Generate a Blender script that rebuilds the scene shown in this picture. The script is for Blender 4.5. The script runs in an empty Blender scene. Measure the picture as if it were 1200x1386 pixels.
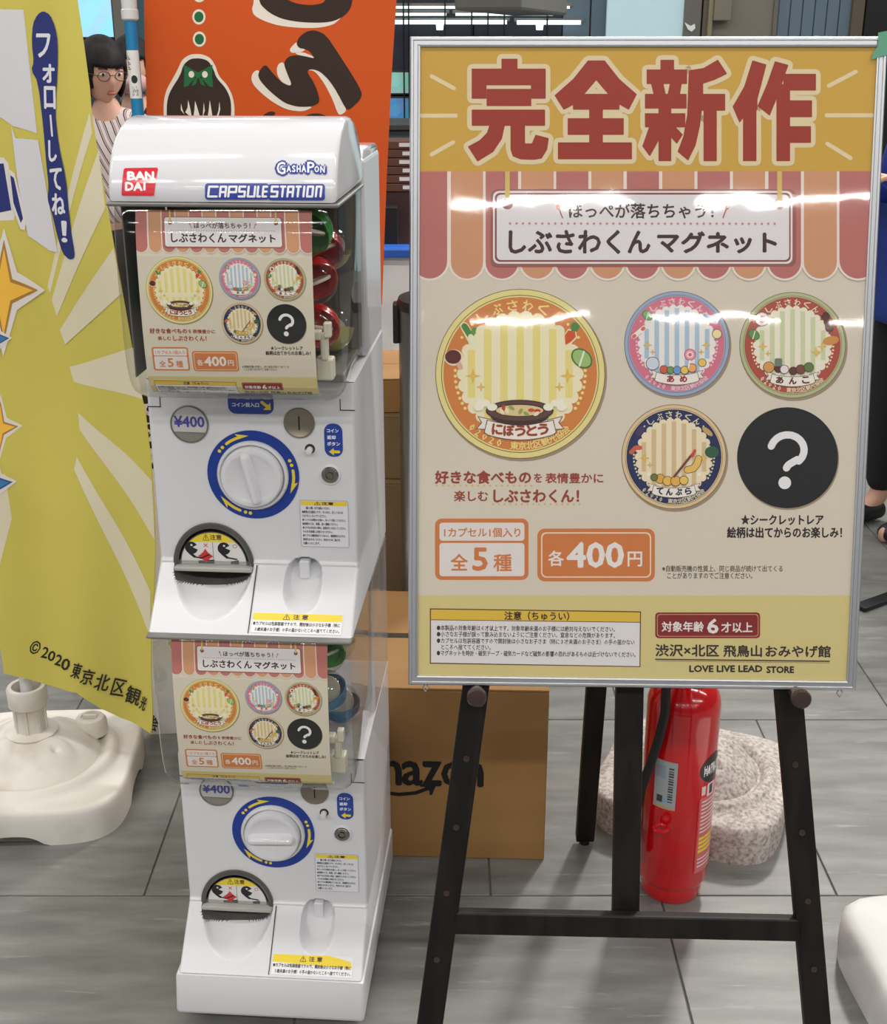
import bpy, bmesh, math, random
from mathutils import Vector, Matrix, noise
from mathutils.geometry import tessellate_polygon
random.seed(7)
SC = bpy.context.scene
COL = SC.collection
# ---------------------------------------------------------------- camera
F, TH, CH = 1700.0, math.radians(20.5), 1.5
cam_d = bpy.data.cameras.new('camera'); cam = bpy.data.objects.new('camera', cam_d); COL.objects.link(cam)
cam.location = (0, 0, CH); cam.rotation_euler = (math.pi/2 - TH, 0, 0)
cam_d.sensor_fit = 'HORIZONTAL'; cam_d.sensor_width = 36; cam_d.lens = 36*F/1200; cam_d.clip_start = 0.05
SC.camera = cam
# ---------------------------------------------------------------- world, exposure
w = bpy.data.worlds.new('hall_light'); SC.world = w; w.use_nodes = True
w.node_tree.nodes['Background'].inputs[0].default_value = (0.80, 0.86, 0.95, 1)
w.node_tree.nodes['Background'].inputs[1].default_value = 0.12
SC.view_settings.view_transform = 'Standard'; SC.view_settings.look = 'None'
SC.view_settings.exposure = -0.12; SC.view_settings.gamma = 1.0; SC.view_settings.use_curve_mapping = False
# ---------------------------------------------------------------- lights: ceiling tubes in rows, and a display spot
def area(name, loc, sx, sy, power, rot=(0, 0, 0), colr=(1, 1, 1)):
    d = bpy.data.lights.new(name, 'AREA'); d.shape = 'RECTANGLE'; d.size = sx; d.size_y = sy
    d.energy = power; d.color = colr
    o = bpy.data.objects.new(name, d); COL.objects.link(o); o.location = loc; o.rotation_euler = rot
    return o
TUBE_Y = (-8.95, -5.6, -2.25, 1.1, 4.45, 7.8)
TUBE_X = [-6.78 + 1.77*i for i in range(8)]
TUBE_P = {-8.95: 22, -5.6: 22, -2.25: 46, 1.1: 26, 4.45: 28, 7.8: 20}
for ty in TUBE_Y:
    for tx in TUBE_X:
        area('tube_light', (tx, ty, 3.9), 1.24, 0.07, TUBE_P[ty], colr=(1.0, 0.97, 0.93))
sp = area('display_spot', (1.7, 5.2, 3.6), 0.35, 0.35, 120, colr=(1.0, 0.96, 0.9))
sp.rotation_euler = (Vector((0.1, 1.9, 0.3)) - sp.location).to_track_quat('-Z', 'Y').to_euler()
# ================================================================ helpers
def ray(px, py):
    a = (px-600)/F; b = (py-693)/F
    return Vector((a, math.cos(TH)-b*math.sin(TH), -math.sin(TH)-b*math.cos(TH)))
CAM = Vector((0, 0, CH))
def unproj(px, py, p0, n):
    r = ray(px, py); t = (Vector(p0)-CAM).dot(n)/r.dot(n)
    return CAM + r*t
def at_y(px, py, Y): return unproj(px, py, (0, Y, 0), Vector((0, 1, 0)))
def at_z(px, py, Z): return unproj(px, py, (0, 0, Z), Vector((0, 0, 1)))
def lin(c):
    c = c/255.0
    return c/12.92 if c <= 0.04045 else ((c+0.055)/1.055)**2.4
def rgb(r, g, b, k=1.0): return (min(1, lin(r)*k), min(1, lin(g)*k), min(1, lin(b)*k), 1)

def mat(name, color=None, rough=0.5, metal=0.0, coat=0.0, spec=0.5, emit=None, es=0, trans=0, alpha=None):
    m = bpy.data.materials.new(name); m.use_nodes = True
    b = m.node_tree.nodes['Principled BSDF']
    if color: b.inputs['Base Color'].default_value = color
    b.inputs['Roughness'].default_value = rough; b.inputs['Metallic'].default_value = metal
    b.inputs['Coat Weight'].default_value = coat; b.inputs['Coat Roughness'].default_value = 0.06
    b.inputs['Specular IOR Level'].default_value = spec
    if emit: b.inputs['Emission Color'].default_value = emit; b.inputs['Emission Strength'].default_value = es
    if trans: b.inputs['Transmission Weight'].default_value = trans
    return m
def vary(m, c1, c2, scale=5, stretch=(1, 1, 1), lo=0.4, hi=0.6, detail=6, bump=0.0, rnd=False, coord='Object', rough=None):
    nt = m.node_tree; N = nt.nodes; L = nt.links; b = N['Principled BSDF']
    tc = N.new('ShaderNodeTexCoord'); mp = N.new('ShaderNodeMapping'); mp.inputs['Scale'].default_value = stretch
    L.new(tc.outputs[coord], mp.inputs[0])
    nz = N.new('ShaderNodeTexNoise'); nz.inputs['Scale'].default_value = scale; nz.inputs['Detail'].default_value = detail
    L.new(mp.outputs[0], nz.inputs['Vector'])
    if rnd:
        oi = N.new('ShaderNodeObjectInfo'); mu = N.new('ShaderNodeVectorMath'); mu.operation = 'ADD'
        cx = N.new('ShaderNodeCombineXYZ'); ml = N.new('ShaderNodeMath'); ml.operation = 'MULTIPLY'; ml.inputs[1].default_value = 37
        L.new(oi.outputs['Random'], ml.inputs[0]); L.new(ml.outputs[0], cx.inputs[2]); L.new(ml.outputs[0], cx.inputs[0])
        L.new(mp.outputs[0], mu.inputs[0]); L.new(cx.outputs[0], mu.inputs[1]); L.new(mu.outputs[0], nz.inputs['Vector'])
    r = N.new('ShaderNodeValToRGB'); r.color_ramp.elements[0].position = lo; r.color_ramp.elements[1].position = hi
    r.color_ramp.elements[0].color = c1; r.color_ramp.elements[1].color = c2
    L.new(nz.outputs[0], r.inputs[0]); L.new(r.outputs[0], b.inputs['Base Color'])
    if bump:
        bp = N.new('ShaderNodeBump'); bp.inputs['Strength'].default_value = bump; bp.inputs['Distance'].default_value = 0.003
        L.new(nz.outputs[0], bp.inputs['Height']); L.new(bp.outputs[0], b.inputs['Normal'])
    return m, nz, r
def clear_mat(name, tint=(0.93, 0.94, 0.93, 1), rough=0.04, milky=0.0, bump=0.0, refl=1.0, bscale=6):
    m = bpy.data.materials.new(name); m.use_nodes = True; nt = m.node_tree; N = nt.nodes; L = nt.links
    N.clear(); out = N.new('ShaderNodeOutputMaterial'); tr = N.new('ShaderNodeBsdfTransparent'); tr.inputs[0].default_value = tint
    gl = N.new('ShaderNodeBsdfGlossy'); gl.inputs['Roughness'].default_value = rough
    fr = N.new('ShaderNodeLayerWeight'); fr.inputs[0].default_value = 0.5
    pw = N.new('ShaderNodeMath'); pw.operation = 'POWER'; pw.inputs[1].default_value = 5; L.new(fr.outputs['Facing'], pw.inputs[0])
    ma = N.new('ShaderNodeMath'); ma.operation = 'MULTIPLY_ADD'; ma.inputs[1].default_value = 0.8*refl; ma.inputs[2].default_value = 0.045*refl; L.new(pw.outputs[0], ma.inputs[0])
    mx = N.new('ShaderNodeMixShader'); L.new(ma.outputs[0], mx.inputs[0])
    src = tr.outputs[0]
    if milky:
        df = N.new('ShaderNodeBsdfDiffuse'); df.inputs[0].default_value = (0.8, 0.8, 0.8, 1)
        m2 = N.new('ShaderNodeMixShader'); m2.inputs[0].default_value = milky
        L.new(tr.outputs[0], m2.inputs[1]); L.new(df.outputs[0], m2.inputs[2]); src = m2.outputs[0]
    L.new(src, mx.inputs[1]); L.new(gl.outputs[0], mx.inputs[2]); L.new(mx.outputs[0], out.inputs[0])
    if bump:
        tc = N.new('ShaderNodeTexCoord'); nz = N.new('ShaderNodeTexNoise'); nz.inputs['Scale'].default_value = bscale
        nz.inputs['Detail'].default_value = 3
        L.new(tc.outputs['Object'], nz.inputs['Vector'])
        bp = N.new('ShaderNodeBump'); bp.inputs['Strength'].default_value = bump; bp.inputs['Distance'].default_value = 0.01
        L.new(nz.outputs[0], bp.inputs['Height']); L.new(bp.outputs[0], gl.inputs['Normal']); L.new(bp.outputs[0], fr.inputs['Normal'])
    return m

def link(o, parent=None):
    COL.objects.link(o)
    if parent: o.parent = parent
    return o
def tag(o, label, cat, group=None):
    o['label'] = label; o['category'] = cat
    if group: o['group'] = group
    return o
def thing(name, label, cat, loc=(0, 0, 0), rz=0, group=None):
    o = bpy.data.objects.new(name, None); COL.objects.link(o); o.location = loc; o.rotation_euler = (0, 0, rz)
    o.empty_display_size = 0.05
    return tag(o, label, cat, group)
def obj(name, bm, m, parent=None, smooth=False, loc=None, rot=None, angle=40):
    me = bpy.data.meshes.new(name); bm.normal_update(); bm.to_mesh(me); bm.free()
    for x in (m if isinstance(m, (list, tuple)) else [m]): me.materials.append(x)
    if smooth:
        me.shade_smooth()
        if angle < 180:
            me.set_sharp_from_angle(angle=math.radians(angle))
    o = bpy.data.objects.new(name, me); link(o, parent)
    if loc: o.location = loc
    if rot: o.rotation_euler = rot
    return o
def copy_tree(o, parent=None):
    c = o.copy(); COL.objects.link(c); c.parent = parent
    for ch in list(o.children): copy_tree(ch, c)
    return c
def struct(o): o['kind'] = 'structure'; return o
def box_bm(x0, x1, y0, y1, z0, z1, bev=0.0, seg=2, bm=None):
    own = bm is None
    b = bmesh.new()
    vs = [b.verts.new(p) for p in ((x0, y0, z0), (x1, y0, z0), (x1, y1, z0), (x0, y1, z0), (x0, y0, z1), (x1, y0, z1), (x1, y1, z1), (x0, y1, z1))]
    for f in ((0, 3, 2, 1), (4, 5, 6, 7), (0, 1, 5, 4), (1, 2, 6, 5), (2, 3, 7, 6), (3, 0, 4, 7)): b.faces.new([vs[i] for i in f])
    if bev: bmesh.ops.bevel(b, geom=b.edges[:], offset=bev, segments=seg, profile=0.5, affect='EDGES')
    if own: return b
    merge(bm, b); return bm
def merge(dst, src, mi=0):
    mp = {}
    for v in src.verts: mp[v] = dst.verts.new(v.co)
    for f in src.faces:
        try:
            nf = dst.faces.new([mp[v] for v in f.verts]); nf.material_index = mi if mi else f.material_index; nf.smooth = f.smooth
        except ValueError: pass
    src.free()
def beam_bm(p0, p1, wx, wy, up=(0, 1, 0), bev=0.002, bm=None):
    """rectangular bar from p0 to p1; wy measured along 'up'."""
    p0 = Vector(p0); p1 = Vector(p1); d = (p1-p0); L = d.length; d.normalize()
    u = Vector(up); u = (u - d*u.dot(d)).normalized(); s = d.cross(u)
    b = box_bm(-wx/2, wx/2, -wy/2, wy/2, 0, L, bev)
    M = Matrix((( s.x, u.x, d.x, p0.x), (s.y, u.y, d.y, p0.y), (s.z, u.z, d.z, p0.z), (0, 0, 0, 1)))
    b.transform(M)
    if M.determinant() < 0: bmesh.ops.reverse_faces(b, faces=b.faces[:])
    if bm is None: return b
    merge(bm, b); return bm
def lathe_bm(prof, n=32, axis='Z', cap=True):
    b = bmesh.new(); rings = []
    for r, z in prof:
        if r < 1e-6: rings.append([b.verts.new((0, 0, z))])
        else: rings.append([b.verts.new((r*math.cos(2*math.pi*i/n), r*math.sin(2*math.pi*i/n), z)) for i in range(n)])
    for a, c in zip(rings, rings[1:]):
        for i in range(n):
            j = (i+1) % n
            if len(a) == 1 and len(c) == 1: continue
            if len(a) == 1: b.faces.new((a[0], c[j], c[i]))
            elif len(c) == 1: b.faces.new((a[i], a[j], c[0]))
            else: b.faces.new((a[i], a[j], c[j], c[i]))
    if cap:
        if len(rings[0]) > 1: b.faces.new(rings[0][::-1])
        if len(rings[-1]) > 1: b.faces.new(rings[-1])
    if axis == 'Y-': b.transform(Matrix.Rotation(math.pi/2, 4, 'X'))   # +z -> -y
    bmesh.ops.recalc_face_normals(b, faces=b.faces[:])
    return b
def tube_bm(pts, r, n=10, cap=True):
    b = bmesh.new(); rings = []; pts = [Vector(p) for p in pts]
    ref = Vector((0.13, 0.31, 0.94)).normalized(); rr = r if isinstance(r, (list, tuple)) else [r]*len(pts)
    for i, p in enumerate(pts):
        d = (pts[min(i+1, len(pts)-1)] - pts[max(i-1, 0)]).normalized()
        u = (ref - d*ref.dot(d))
        if u.length < 0.05: u = Vector((1, 0, 0)) - d*d.x
        u.normalize(); v = d.cross(u); ref = u
        rings.append([b.verts.new(p + (u*math.cos(2*math.pi*k/n) + v*math.sin(2*math.pi*k/n))*rr[i]) for k in range(n)])
    for a, c in zip(rings, rings[1:]):
        for k in range(n): b.faces.new((a[k], a[(k+1) % n], c[(k+1) % n], c[k]))
    if cap: b.faces.new(rings[0][::-1]); b.faces.new(rings[-1])
    bmesh.ops.recalc_face_normals(b, faces=b.faces[:])
    return b
def extrude_profile(prof, x0, x1, bev=0.0, seg=3):
    """closed polygon of (y, z) swept along x, end outlines bevelled"""
    b = bmesh.new()
    A = [b.verts.new((x0, y, z)) for y, z in prof]; B = [b.verts.new((x1, y, z)) for y, z in prof]
    b.faces.new(A); b.faces.new(B[::-1]); n = len(prof)
    for i in range(n): b.faces.new((A[i], B[i], B[(i+1) % n], A[(i+1) % n]))
    bmesh.ops.recalc_face_normals(b, faces=b.faces[:])
    if bev:
        es = [e for e in b.edges if abs(e.verts[0].co.x-e.verts[1].co.x) < 1e-6]
        bmesh.ops.bevel(b, geom=es, offset=bev, segments=seg, profile=0.5, affect='EDGES', clamp_overlap=True)
    return b

# ---------------------------------------------------------------- flat print engine: polygons in a 2-D sheet space, coloured per face
_glyph = {}
def glyphs(s, res=2):
    """tris of a string in font space: (verts2d, faces, bbox)"""
    k = (s, res)
    if k in _glyph: return _glyph[k]
    c = bpy.data.curves.new('lettering', 'FONT'); c.body = s; c.fill_mode = 'FRONT'; c.resolution_u = res; c.size = 1
    o = bpy.data.objects.new('lettering', c); COL.objects.link(o); bpy.context.view_layer.update()
    me = bpy.data.meshes.new_from_object(o.evaluated_get(bpy.context.evaluated_depsgraph_get()))
    V = [(v.co.x, v.co.y) for v in me.vertices]; Fc = [tuple(p.vertices) for p in me.polygons]
    bpy.data.objects.remove(o); bpy.data.curves.remove(c); bpy.data.meshes.remove(me)
    xs = [v[0] for v in V] or [0, 1]; ys = [v[1] for v in V] or [0, 1]
    _glyph[k] = (V, Fc, (min(xs), min(ys), max(xs), max(ys)))
    return _glyph[k]
def soft(pts, n=2):
    for _ in range(n):
        q = []
        for i in range(len(pts)):
            a, b = pts[i], pts[(i+1) % len(pts)]
            q += [(a[0]*.78+b[0]*.22, a[1]*.78+b[1]*.22), (a[0]*.22+b[0]*.78, a[1]*.22+b[1]*.78)]
        pts = q
    return pts
class Art:
    """collects coloured 2-D polygons; y is DOWN (photograph style) unless a map is given; layers stack outwards"""
    def __init__(s, T=lambda x, y: (x, -y)): s.T = T; s.polys = []; s.layer = 0.0
    def poly(s, pts, c, T=True):
        s.layer += 1
        p = [s.T(*q) if T else q for q in pts]
        s.polys.append((p, [tuple(t) for t in tessellate_polygon([[Vector((a, b, 0)) for a, b in p]])], c, s.layer))
    def tris(s, V, Fc, c): s.polys.append((V, Fc, c, s.layer))
    def rect(s, x0, y0, x1, y1, c, r=0, n=5):
        if not r: return s.poly([(x0, y0), (x1, y0), (x1, y1), (x0, y1)], c)
        pts = []
        for cx, cy, a in ((x1-r, y0+r, -90), (x1-r, y1-r, 0), (x0+r, y1-r, 90), (x0+r, y0+r, 180)):
            for i in range(n+1):
                t = math.radians(a+90*i/n); pts.append((cx+r*math.cos(t), cy+r*math.sin(t)))
        s.poly(pts, c)
    def ell(s, cx, cy, rx, ry=None, c=None, n=32, rot=0):
        ry = ry or rx; R = math.radians(rot); P = []
        for i in range(n):
            t = 2*math.pi*i/n; a = rx*math.cos(t); b = ry*math.sin(t)
            P.append((cx+a*math.cos(R)-b*math.sin(R), cy+a*math.sin(R)+b*math.cos(R)))
        s.poly(P, c)
    def line(s, pts, wd, c, cap=True):
        s.layer += 1; L = s.layer
        for (x0, y0), (x1, y1) in zip(pts, pts[1:]):
            d = math.hypot(x1-x0, y1-y0) or 1; nx = -(y1-y0)/d*wd/2; ny = (x1-x0)/d*wd/2
            s.poly([(x0+nx, y0+ny), (x1+nx, y1+ny), (x1-nx, y1-ny), (x0-nx, y0-ny)], c); s.layer = L
        if cap:
            for x, y in pts: s.ell(x, y, wd/2, None, c, 10); s.layer = L
    def fat(s, pts, wd, c):
        s.poly(pts, c); s.layer -= 1; s.line(list(pts)+[pts[0]], wd*2, c)
    def text(s, t, x0, y0, x1, y1, c, bold=0.0, rot=0, res=2):
        """glyph bbox stretched to the given box; bold = extra stroke in box units drawn as shifted copies"""
        V, Fc, (a0, b0, a1, b1) = glyphs(t, res)
        s.layer += 1; L = s.layer
        sh = [(0, 0)] if not bold else [(0, 0), (bold, 0), (-bold, 0), (0, bold), (0, -bold), (bold*.7, bold*.7), (-bold*.7, bold*.7)]
        cx, cy = (x0+x1)/2, (y0+y1)/2; R = math.radians(rot)
        for dx, dy in sh:
            P = []
            for a, b in V:
                X = x0+(a-a0)/(a1-a0)*(x1-x0)+dx; Y = y1-(b-b0)/(b1-b0 or 1)*(y1-y0)+dy
                if rot: X, Y = cx+(X-cx)*math.cos(R)-(Y-cy)*math.sin(R), cy+(X-cx)*math.sin(R)+(Y-cy)*math.cos(R)
                P.append(s.T(X, Y))
            s.tris(P, Fc, c)
    def arc_text(s, t, cx, cy, r, a0, a1, h, c, inside=False, bold=0.0, sq=1.0):
        """glyphs along an arc; angles in degrees clockwise from up; inside=True reads along the bottom"""
        n = len(t)
        for i, ch in enumerate(t):
            a = a0+(a1-a0)*(i/(n-1) if n > 1 else .5)
            if ch == ' ': continue
            A = math.radians(a); x = cx+r*math.sin(A); y = cy-r*math.cos(A)
            wd = h*(0.55 if ord(ch) < 256 else 1.0)*sq; hh = h
            if ch in '・': wd = hh = h*0.2
            s.text(ch, x-wd/2, y-hh/2, x+wd/2, y+hh/2, c, bold, rot=(a+180 if inside else a), res=1)
    def star4(s, x, y, r, c, k=0.3, rx=None):
        rx = rx or r; P = []
        for i in range(8):
            q = 1 if i % 2 == 0 else k; P.append((x+rx*q*math.sin(i*math.pi/4), y-r*q*math.cos(i*math.pi/4)))
        s.poly(P, c)
    def build(s, name, fn, parent, m, cuts=None, lay=0.00012, clip=None):
        """fn(u, v, h) -> 3-D point at height h above the sheet"""
        bm = bmesh.new(); cl = bm.loops.layers.float_color.new('ink'); ll = bm.verts.layers.float.new('lay')
        lev = []; ps = sorted(range(len(s.polys)), key=lambda i: s.polys[i][3]); done = []
        for i in ps:
            P = s.polys[i][0]
            if not P: lev.append((i, 0)); continue
            a0 = min(p[0] for p in P); a1 = max(p[0] for p in P); b0 = min(p[1] for p in P); b1 = max(p[1] for p in P); Ly = s.polys[i][3]
            q = 0
            for (c0, c1, d0, d1, Lj, lv) in done:
                if lv >= q and Lj < Ly and c0 < a1 and c1 > a0 and d0 < b1 and d1 > b0: q = lv+1
            done.append((a0, a1, b0, b1, Ly, q)); lev.append((i, q))
        lev = dict(lev)
        for pi, (P, T, c, L) in enumerate(s.polys):
            L = lev[pi]; mic = (pi % 31)*2.2e-6
            vs = [bm.verts.new((a, b, 0)) for a, b in P]
            for v in vs: v[ll] = L + mic/lay if lay else 0
            for t in T:
                if len(set(t)) < 3: continue
                try: f = bm.faces.new([vs[i] for i in t])
                except ValueError: continue
                for lp in f.loops: lp[cl] = c
        if cuts:
            for co, no in cuts:
                bmesh.ops.bisect_plane(bm, geom=bm.verts[:]+bm.edges[:]+bm.faces[:], plane_co=co, plane_no=no)
        if clip:
            for co, no in clip:
                bmesh.ops.bisect_plane(bm, geom=bm.verts[:]+bm.edges[:]+bm.faces[:], plane_co=co, plane_no=no, clear_outer=True)
        for v in bm.verts: v.co = fn(v.co.x, v.co.y, lay*(1+v[ll]))
        # orient every face the same way round as the sheet
        me = bpy.data.meshes.new(name); bm.normal_update(); bm.to_mesh(me); bm.free(); me.materials.append(m)
        o = bpy.data.objects.new(name, me); link(o, parent)
        return o

def ink_mat(name, rough=0.45, coat=0.0, gain=1.0, trans=0.0):
    m = mat(name, (1, 1, 1, 1), rough, coat=coat); nt = m.node_tree
    a = nt.nodes.new('ShaderNodeVertexColor'); a.layer_name = 'ink'
    nt.links.new(a.outputs[0], nt.nodes['Principled BSDF'].inputs['Base Color'])
    return m
def C(r, g, b): return rgb(r, g, b, 1.28)       # ink colour
# ---------------------------------------------------------------- materials
M = {}
M['white_plastic'] = mat('white_plastic', rgb(222, 222, 225), 0.28, coat=0.3)
M['white_gloss'] = mat('white_gloss', rgb(224, 224, 228), 0.12, coat=0.6)
M['dark_plastic'] = mat('dark_plastic', rgb(52, 50, 48), 0.4)
M['grey_plastic'] = mat('grey_plastic', rgb(120, 118, 115), 0.4)
M['black'] = mat('black', rgb(18, 18, 20), 0.45)
M['recess'] = mat('recess', rgb(98, 96, 92), 0.4)
M['sealed'] = mat('sealed_metal', rgb(150, 142, 128), 0.38, metal=0.85)
M['ink'] = ink_mat('printed_ink', 0.5)
M['ink_gloss'] = ink_mat('printed_ink_gloss', 0.3, coat=0.3)
M['ink_cloth'] = ink_mat('printed_cloth', 0.85)
M['clear'] = clear_mat('clear_case', (0.95, 0.955, 0.94, 1), 0.03)
M['milky'] = clear_mat('milky_case', (0.9, 0.9, 0.9, 1), 0.1, milky=0.28, bump=0.4)
M['film'] = clear_mat('poster_film', (0.97, 0.97, 0.97, 1), 0.035, bump=0.10, bscale=4)
M['alu'] = mat('aluminium', rgb(188, 190, 194), 0.42, metal=0.85)
M['wood'], _, _ = vary(mat('dark_stained_wood', None, 0.5, coat=0.0, spec=.3), rgb(15, 12, 10), rgb(27, 21, 17), 40, (1, 1, 0.06), bump=0.15)
M['knob_wood'] = mat('peg_wood', rgb(58, 42, 38), 0.35, coat=0.2)
M['kraft'], _, _ = vary(mat('kraft_board', None, 0.8), rgb(152, 112, 64), rgb(160, 120, 70), 5, bump=0.05)
M['kraft2'], _, _ = vary(mat('kraft_board_pale', None, 0.8), rgb(128, 104, 72), rgb(136, 112, 80), 5, bump=0.05)
M['red_paint'] = mat('red_gloss_paint', rgb(205, 14, 22), 0.16, coat=0.8)
M['rubber'] = mat('black_rubber', rgb(22, 22, 22), 0.5)
M['steel'] = mat('brushed_steel', rgb(150, 146, 140), 0.3, metal=1.0)
M['blue_pole'] = mat('blue_pole', rgb(32, 130, 185), 0.35)
M['orange_cloth'] = mat('orange_cloth', C(190, 76, 22), 0.85)
M['base_white'], _, _ = vary(mat('weathered_plastic', None, 0.5), rgb(200, 192, 178), rgb(228, 224, 216), 7, detail=8, lo=.3, hi=.52, bump=0.1)
M['base_dirty'], _, _ = vary(mat('dirty_plastic', None, 0.7), rgb(132, 120, 110), rgb(196, 188, 182), 130, detail=10, lo=.30, hi=.60, bump=0.2)
M['cloth'], _, _ = vary(mat('white_cloth', None, 0.85), rgb(214, 212, 210), rgb(226, 224, 222), 6, bump=0.15)

# ================================================================ the setting
ft = mat('stone_tile', None, 0.42, spec=0.4)
ft, nz, rp = vary(ft, rgb(104, 104, 101), rgb(128, 128, 124), 7.0, (0.8, 3.4, 1), lo=.36, hi=.66, detail=9, bump=0.12, rnd=True)
nt = ft.node_tree; N = nt.nodes; L = nt.links
nz2 = N.new('ShaderNodeTexNoise'); nz2.inputs['Scale'].default_value = 3.4; nz2.inputs['Detail'].default_value = 12; nz2.inputs['Roughness'].default_value = 0.66
mp2 = N.new('ShaderNodeMapping'); mp2.inputs['Scale'].default_value = (1.6, 13, 1); mp2.inputs['Rotation'].default_value = (0, 0, 0.12)
tc2 = N.new('ShaderNodeTexCoord'); oi = N.new('ShaderNodeObjectInfo'); va = N.new('ShaderNodeVectorMath'); va.operation = 'MULTIPLY_ADD'
cx = N.new('ShaderNodeCombineXYZ'); cx.inputs[0].default_value = 1
L.new(oi.outputs['Random'], cx.inputs[2]); L.new(tc2.outputs['Object'], mp2.inputs[0]); L.new(cx.outputs[0], va.inputs[0]); va.inputs[1].default_value = (3, 3, 31)
L.new(mp2.outputs[0], va.inputs[2]); L.new(va.outputs[0], nz2.inputs['Vector'])
r2 = N.new('ShaderNodeValToRGB'); r2.color_ramp.elements[0].position = .60; r2.color_ramp.elements[1].position = .72
r2.color_ramp.elements[0].color = (0, 0, 0, 1); r2.color_ramp.elements[1].color = (0.7, 0.7, 0.7, 1); L.new(nz2.outputs[0], r2.inputs[0])
mxc = N.new('ShaderNodeMix'); mxc.data_type = 'RGBA'; L.new(r2.outputs[0], mxc.inputs[0]); L.new(rp.outputs[0], mxc.inputs[6]); mxc.inputs[7].default_value = rgb(158, 158, 153)
L.new(mxc.outputs[2], N['Principled BSDF'].inputs['Base Color'])
grout = mat('grout', rgb(112, 110, 106), 0.8)
floor = struct(obj('floor', box_bm(-9, 9, -3, 12, -0.06, -0.004), grout))
TS = 0.654; RX0, RY0 = -0.6, 0.0
D1212 = CH/math.tan(math.atan(519/F)+TH); D974 = CH/math.tan(math.atan(281/F)+TH); TS = D974-D1212; TW = 0.650
tile0 = None
tyaw = math.radians(-0.6)
xj = at_z(660, 1190, 0).x + 0.0                # a joint in the row between the two measured joints
for r in range(-4, 12):
    for c in range(-7, 8):
        off = xj if r % 2 == 0 else xj+TW/2
        x = off+c*TW+TW/2; y = D1212+r*TS+TS/2
        if abs(x) > 1.0+0.45*max(y, 0.5)+0.6: continue
        if tile0 is None:
            b = box_bm(-TW/2+.0016, TW/2-.0016, -TS/2+.0016, TS/2-.0016, -0.03, 0, 0.0012, 1)
            tile0 = obj('tile', b, ft, floor)
            t = tile0
        else:
            t = tile0.copy(); COL.objects.link(t); t.parent = floor
        t.location = (x + (y-D1212)*0.0105, y, 0)
ceil_m = mat('ceiling_board', rgb(205, 206, 208), 0.8)
ceiling = struct(obj('ceiling', box_bm(-9, 9, -11, 12, 4.0, 4.1), ceil_m))
# the lamps' bodies above the tubes
lamp0 = None
for ty in TUBE_Y:
    for tx in TUBE_X:
        if lamp0 is None:
            lamp0 = obj('ceiling_lamp', box_bm(-.63, .63, -.09, .09, -.045, 0, .01, 1), M['white_plastic']); lp = lamp0
            tag(lp, 'white ceiling tube lamp fitting above the hall', 'lamp', 'ceiling tube lamps')
        else: lp = lamp0.copy(); COL.objects.link(lp)
        lp.location = (tx, ty, 4.0)
# ================================================================ sign on easel
SY, SL = math.radians(-1.58), math.radians(13.14)
SO = Vector((0.2596, 1.5436, 0.6626))
s_e1 = Vector((math.cos(SY), math.sin(SY), 0)); s_b = Vector((-math.sin(SY), math.cos(SY), 0))
s_e2 = Vector((0, 0, 1))*math.cos(SL) + s_b*math.sin(SL); s_n = s_e1.cross(s_e2)      # front normal (towards viewer)
SW, SH = 0.618, 0.868
def S3(u, v, h=0): return SO + s_e1*u + s_e2*v + s_n*h
def SP(px, py, h=0):
    P = unproj(px, py, SO + s_n*h, s_n) - SO
    return (P.dot(s_e1), P.dot(s_e2))
sign = thing('sign_board', 'large poster panel in a thin silver aluminium frame standing on the dark wooden easel', 'sign', SO)
def sbm(b):      # local (u, h-depth, v) box -> relative to sign origin
    b.transform(Matrix(((s_e1.x, -s_n.x, s_e2.x, 0), (s_e1.y, -s_n.y, s_e2.y, 0), (s_e1.z, -s_n.z, s_e2.z, 0), (0, 0, 0, 1))))
    return b
FW, FD = 0.0135, 0.018
fr = bpy.data.objects.new('frame', None); link(fr, sign)
def rail(a, b_, horizontal):
    """mitred frame rail with a stepped face"""
    bm = bmesh.new()
    def sec(t0):                      # cross-section across the rail: (across from outside, depth)
        return [(0, FD), (0, 0.003), (0.002, 0), (0.0045, 0), (0.0055, 0.0012), (0.0100, 0.0012), (0.0115, -0.0003), (FW, 0.0003), (FW, FD)]
    rings = []
    for end in (0, 1):
        ring = []
        for ac, dp in sec(0):
            if horizontal:
                u = (-SW/2+ac) if end == 0 else (SW/2-ac); v = a+ac*b_
            else:
                v = ac if end == 0 else SH-ac; u = a+ac*b_
            ring.append(bm.verts.new((u, dp, v)))
        rings.append(ring)
    n = len(rings[0])
    for i in range(n): bm.faces.new((rings[0][i], rings[0][(i+1) % n], rings[1][(i+1) % n], rings[1][i]))
    bm.faces.new(rings[0][::-1]); bm.faces.new(rings[1])
    bmesh.ops.recalc_face_normals(bm, faces=bm.faces[:])
    return obj('frame_rail', sbm(bm), M['alu'], fr)
rail(0, 1, True); rail(SH, -1, True); rail(-SW/2, 1, False); rail(SW/2, -1, False)
obj('backing_panel', sbm(box_bm(-SW/2+.006, SW/2-.006, .006, .015, .006, SH-.006)), M['grey_plastic'], sign)
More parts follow.
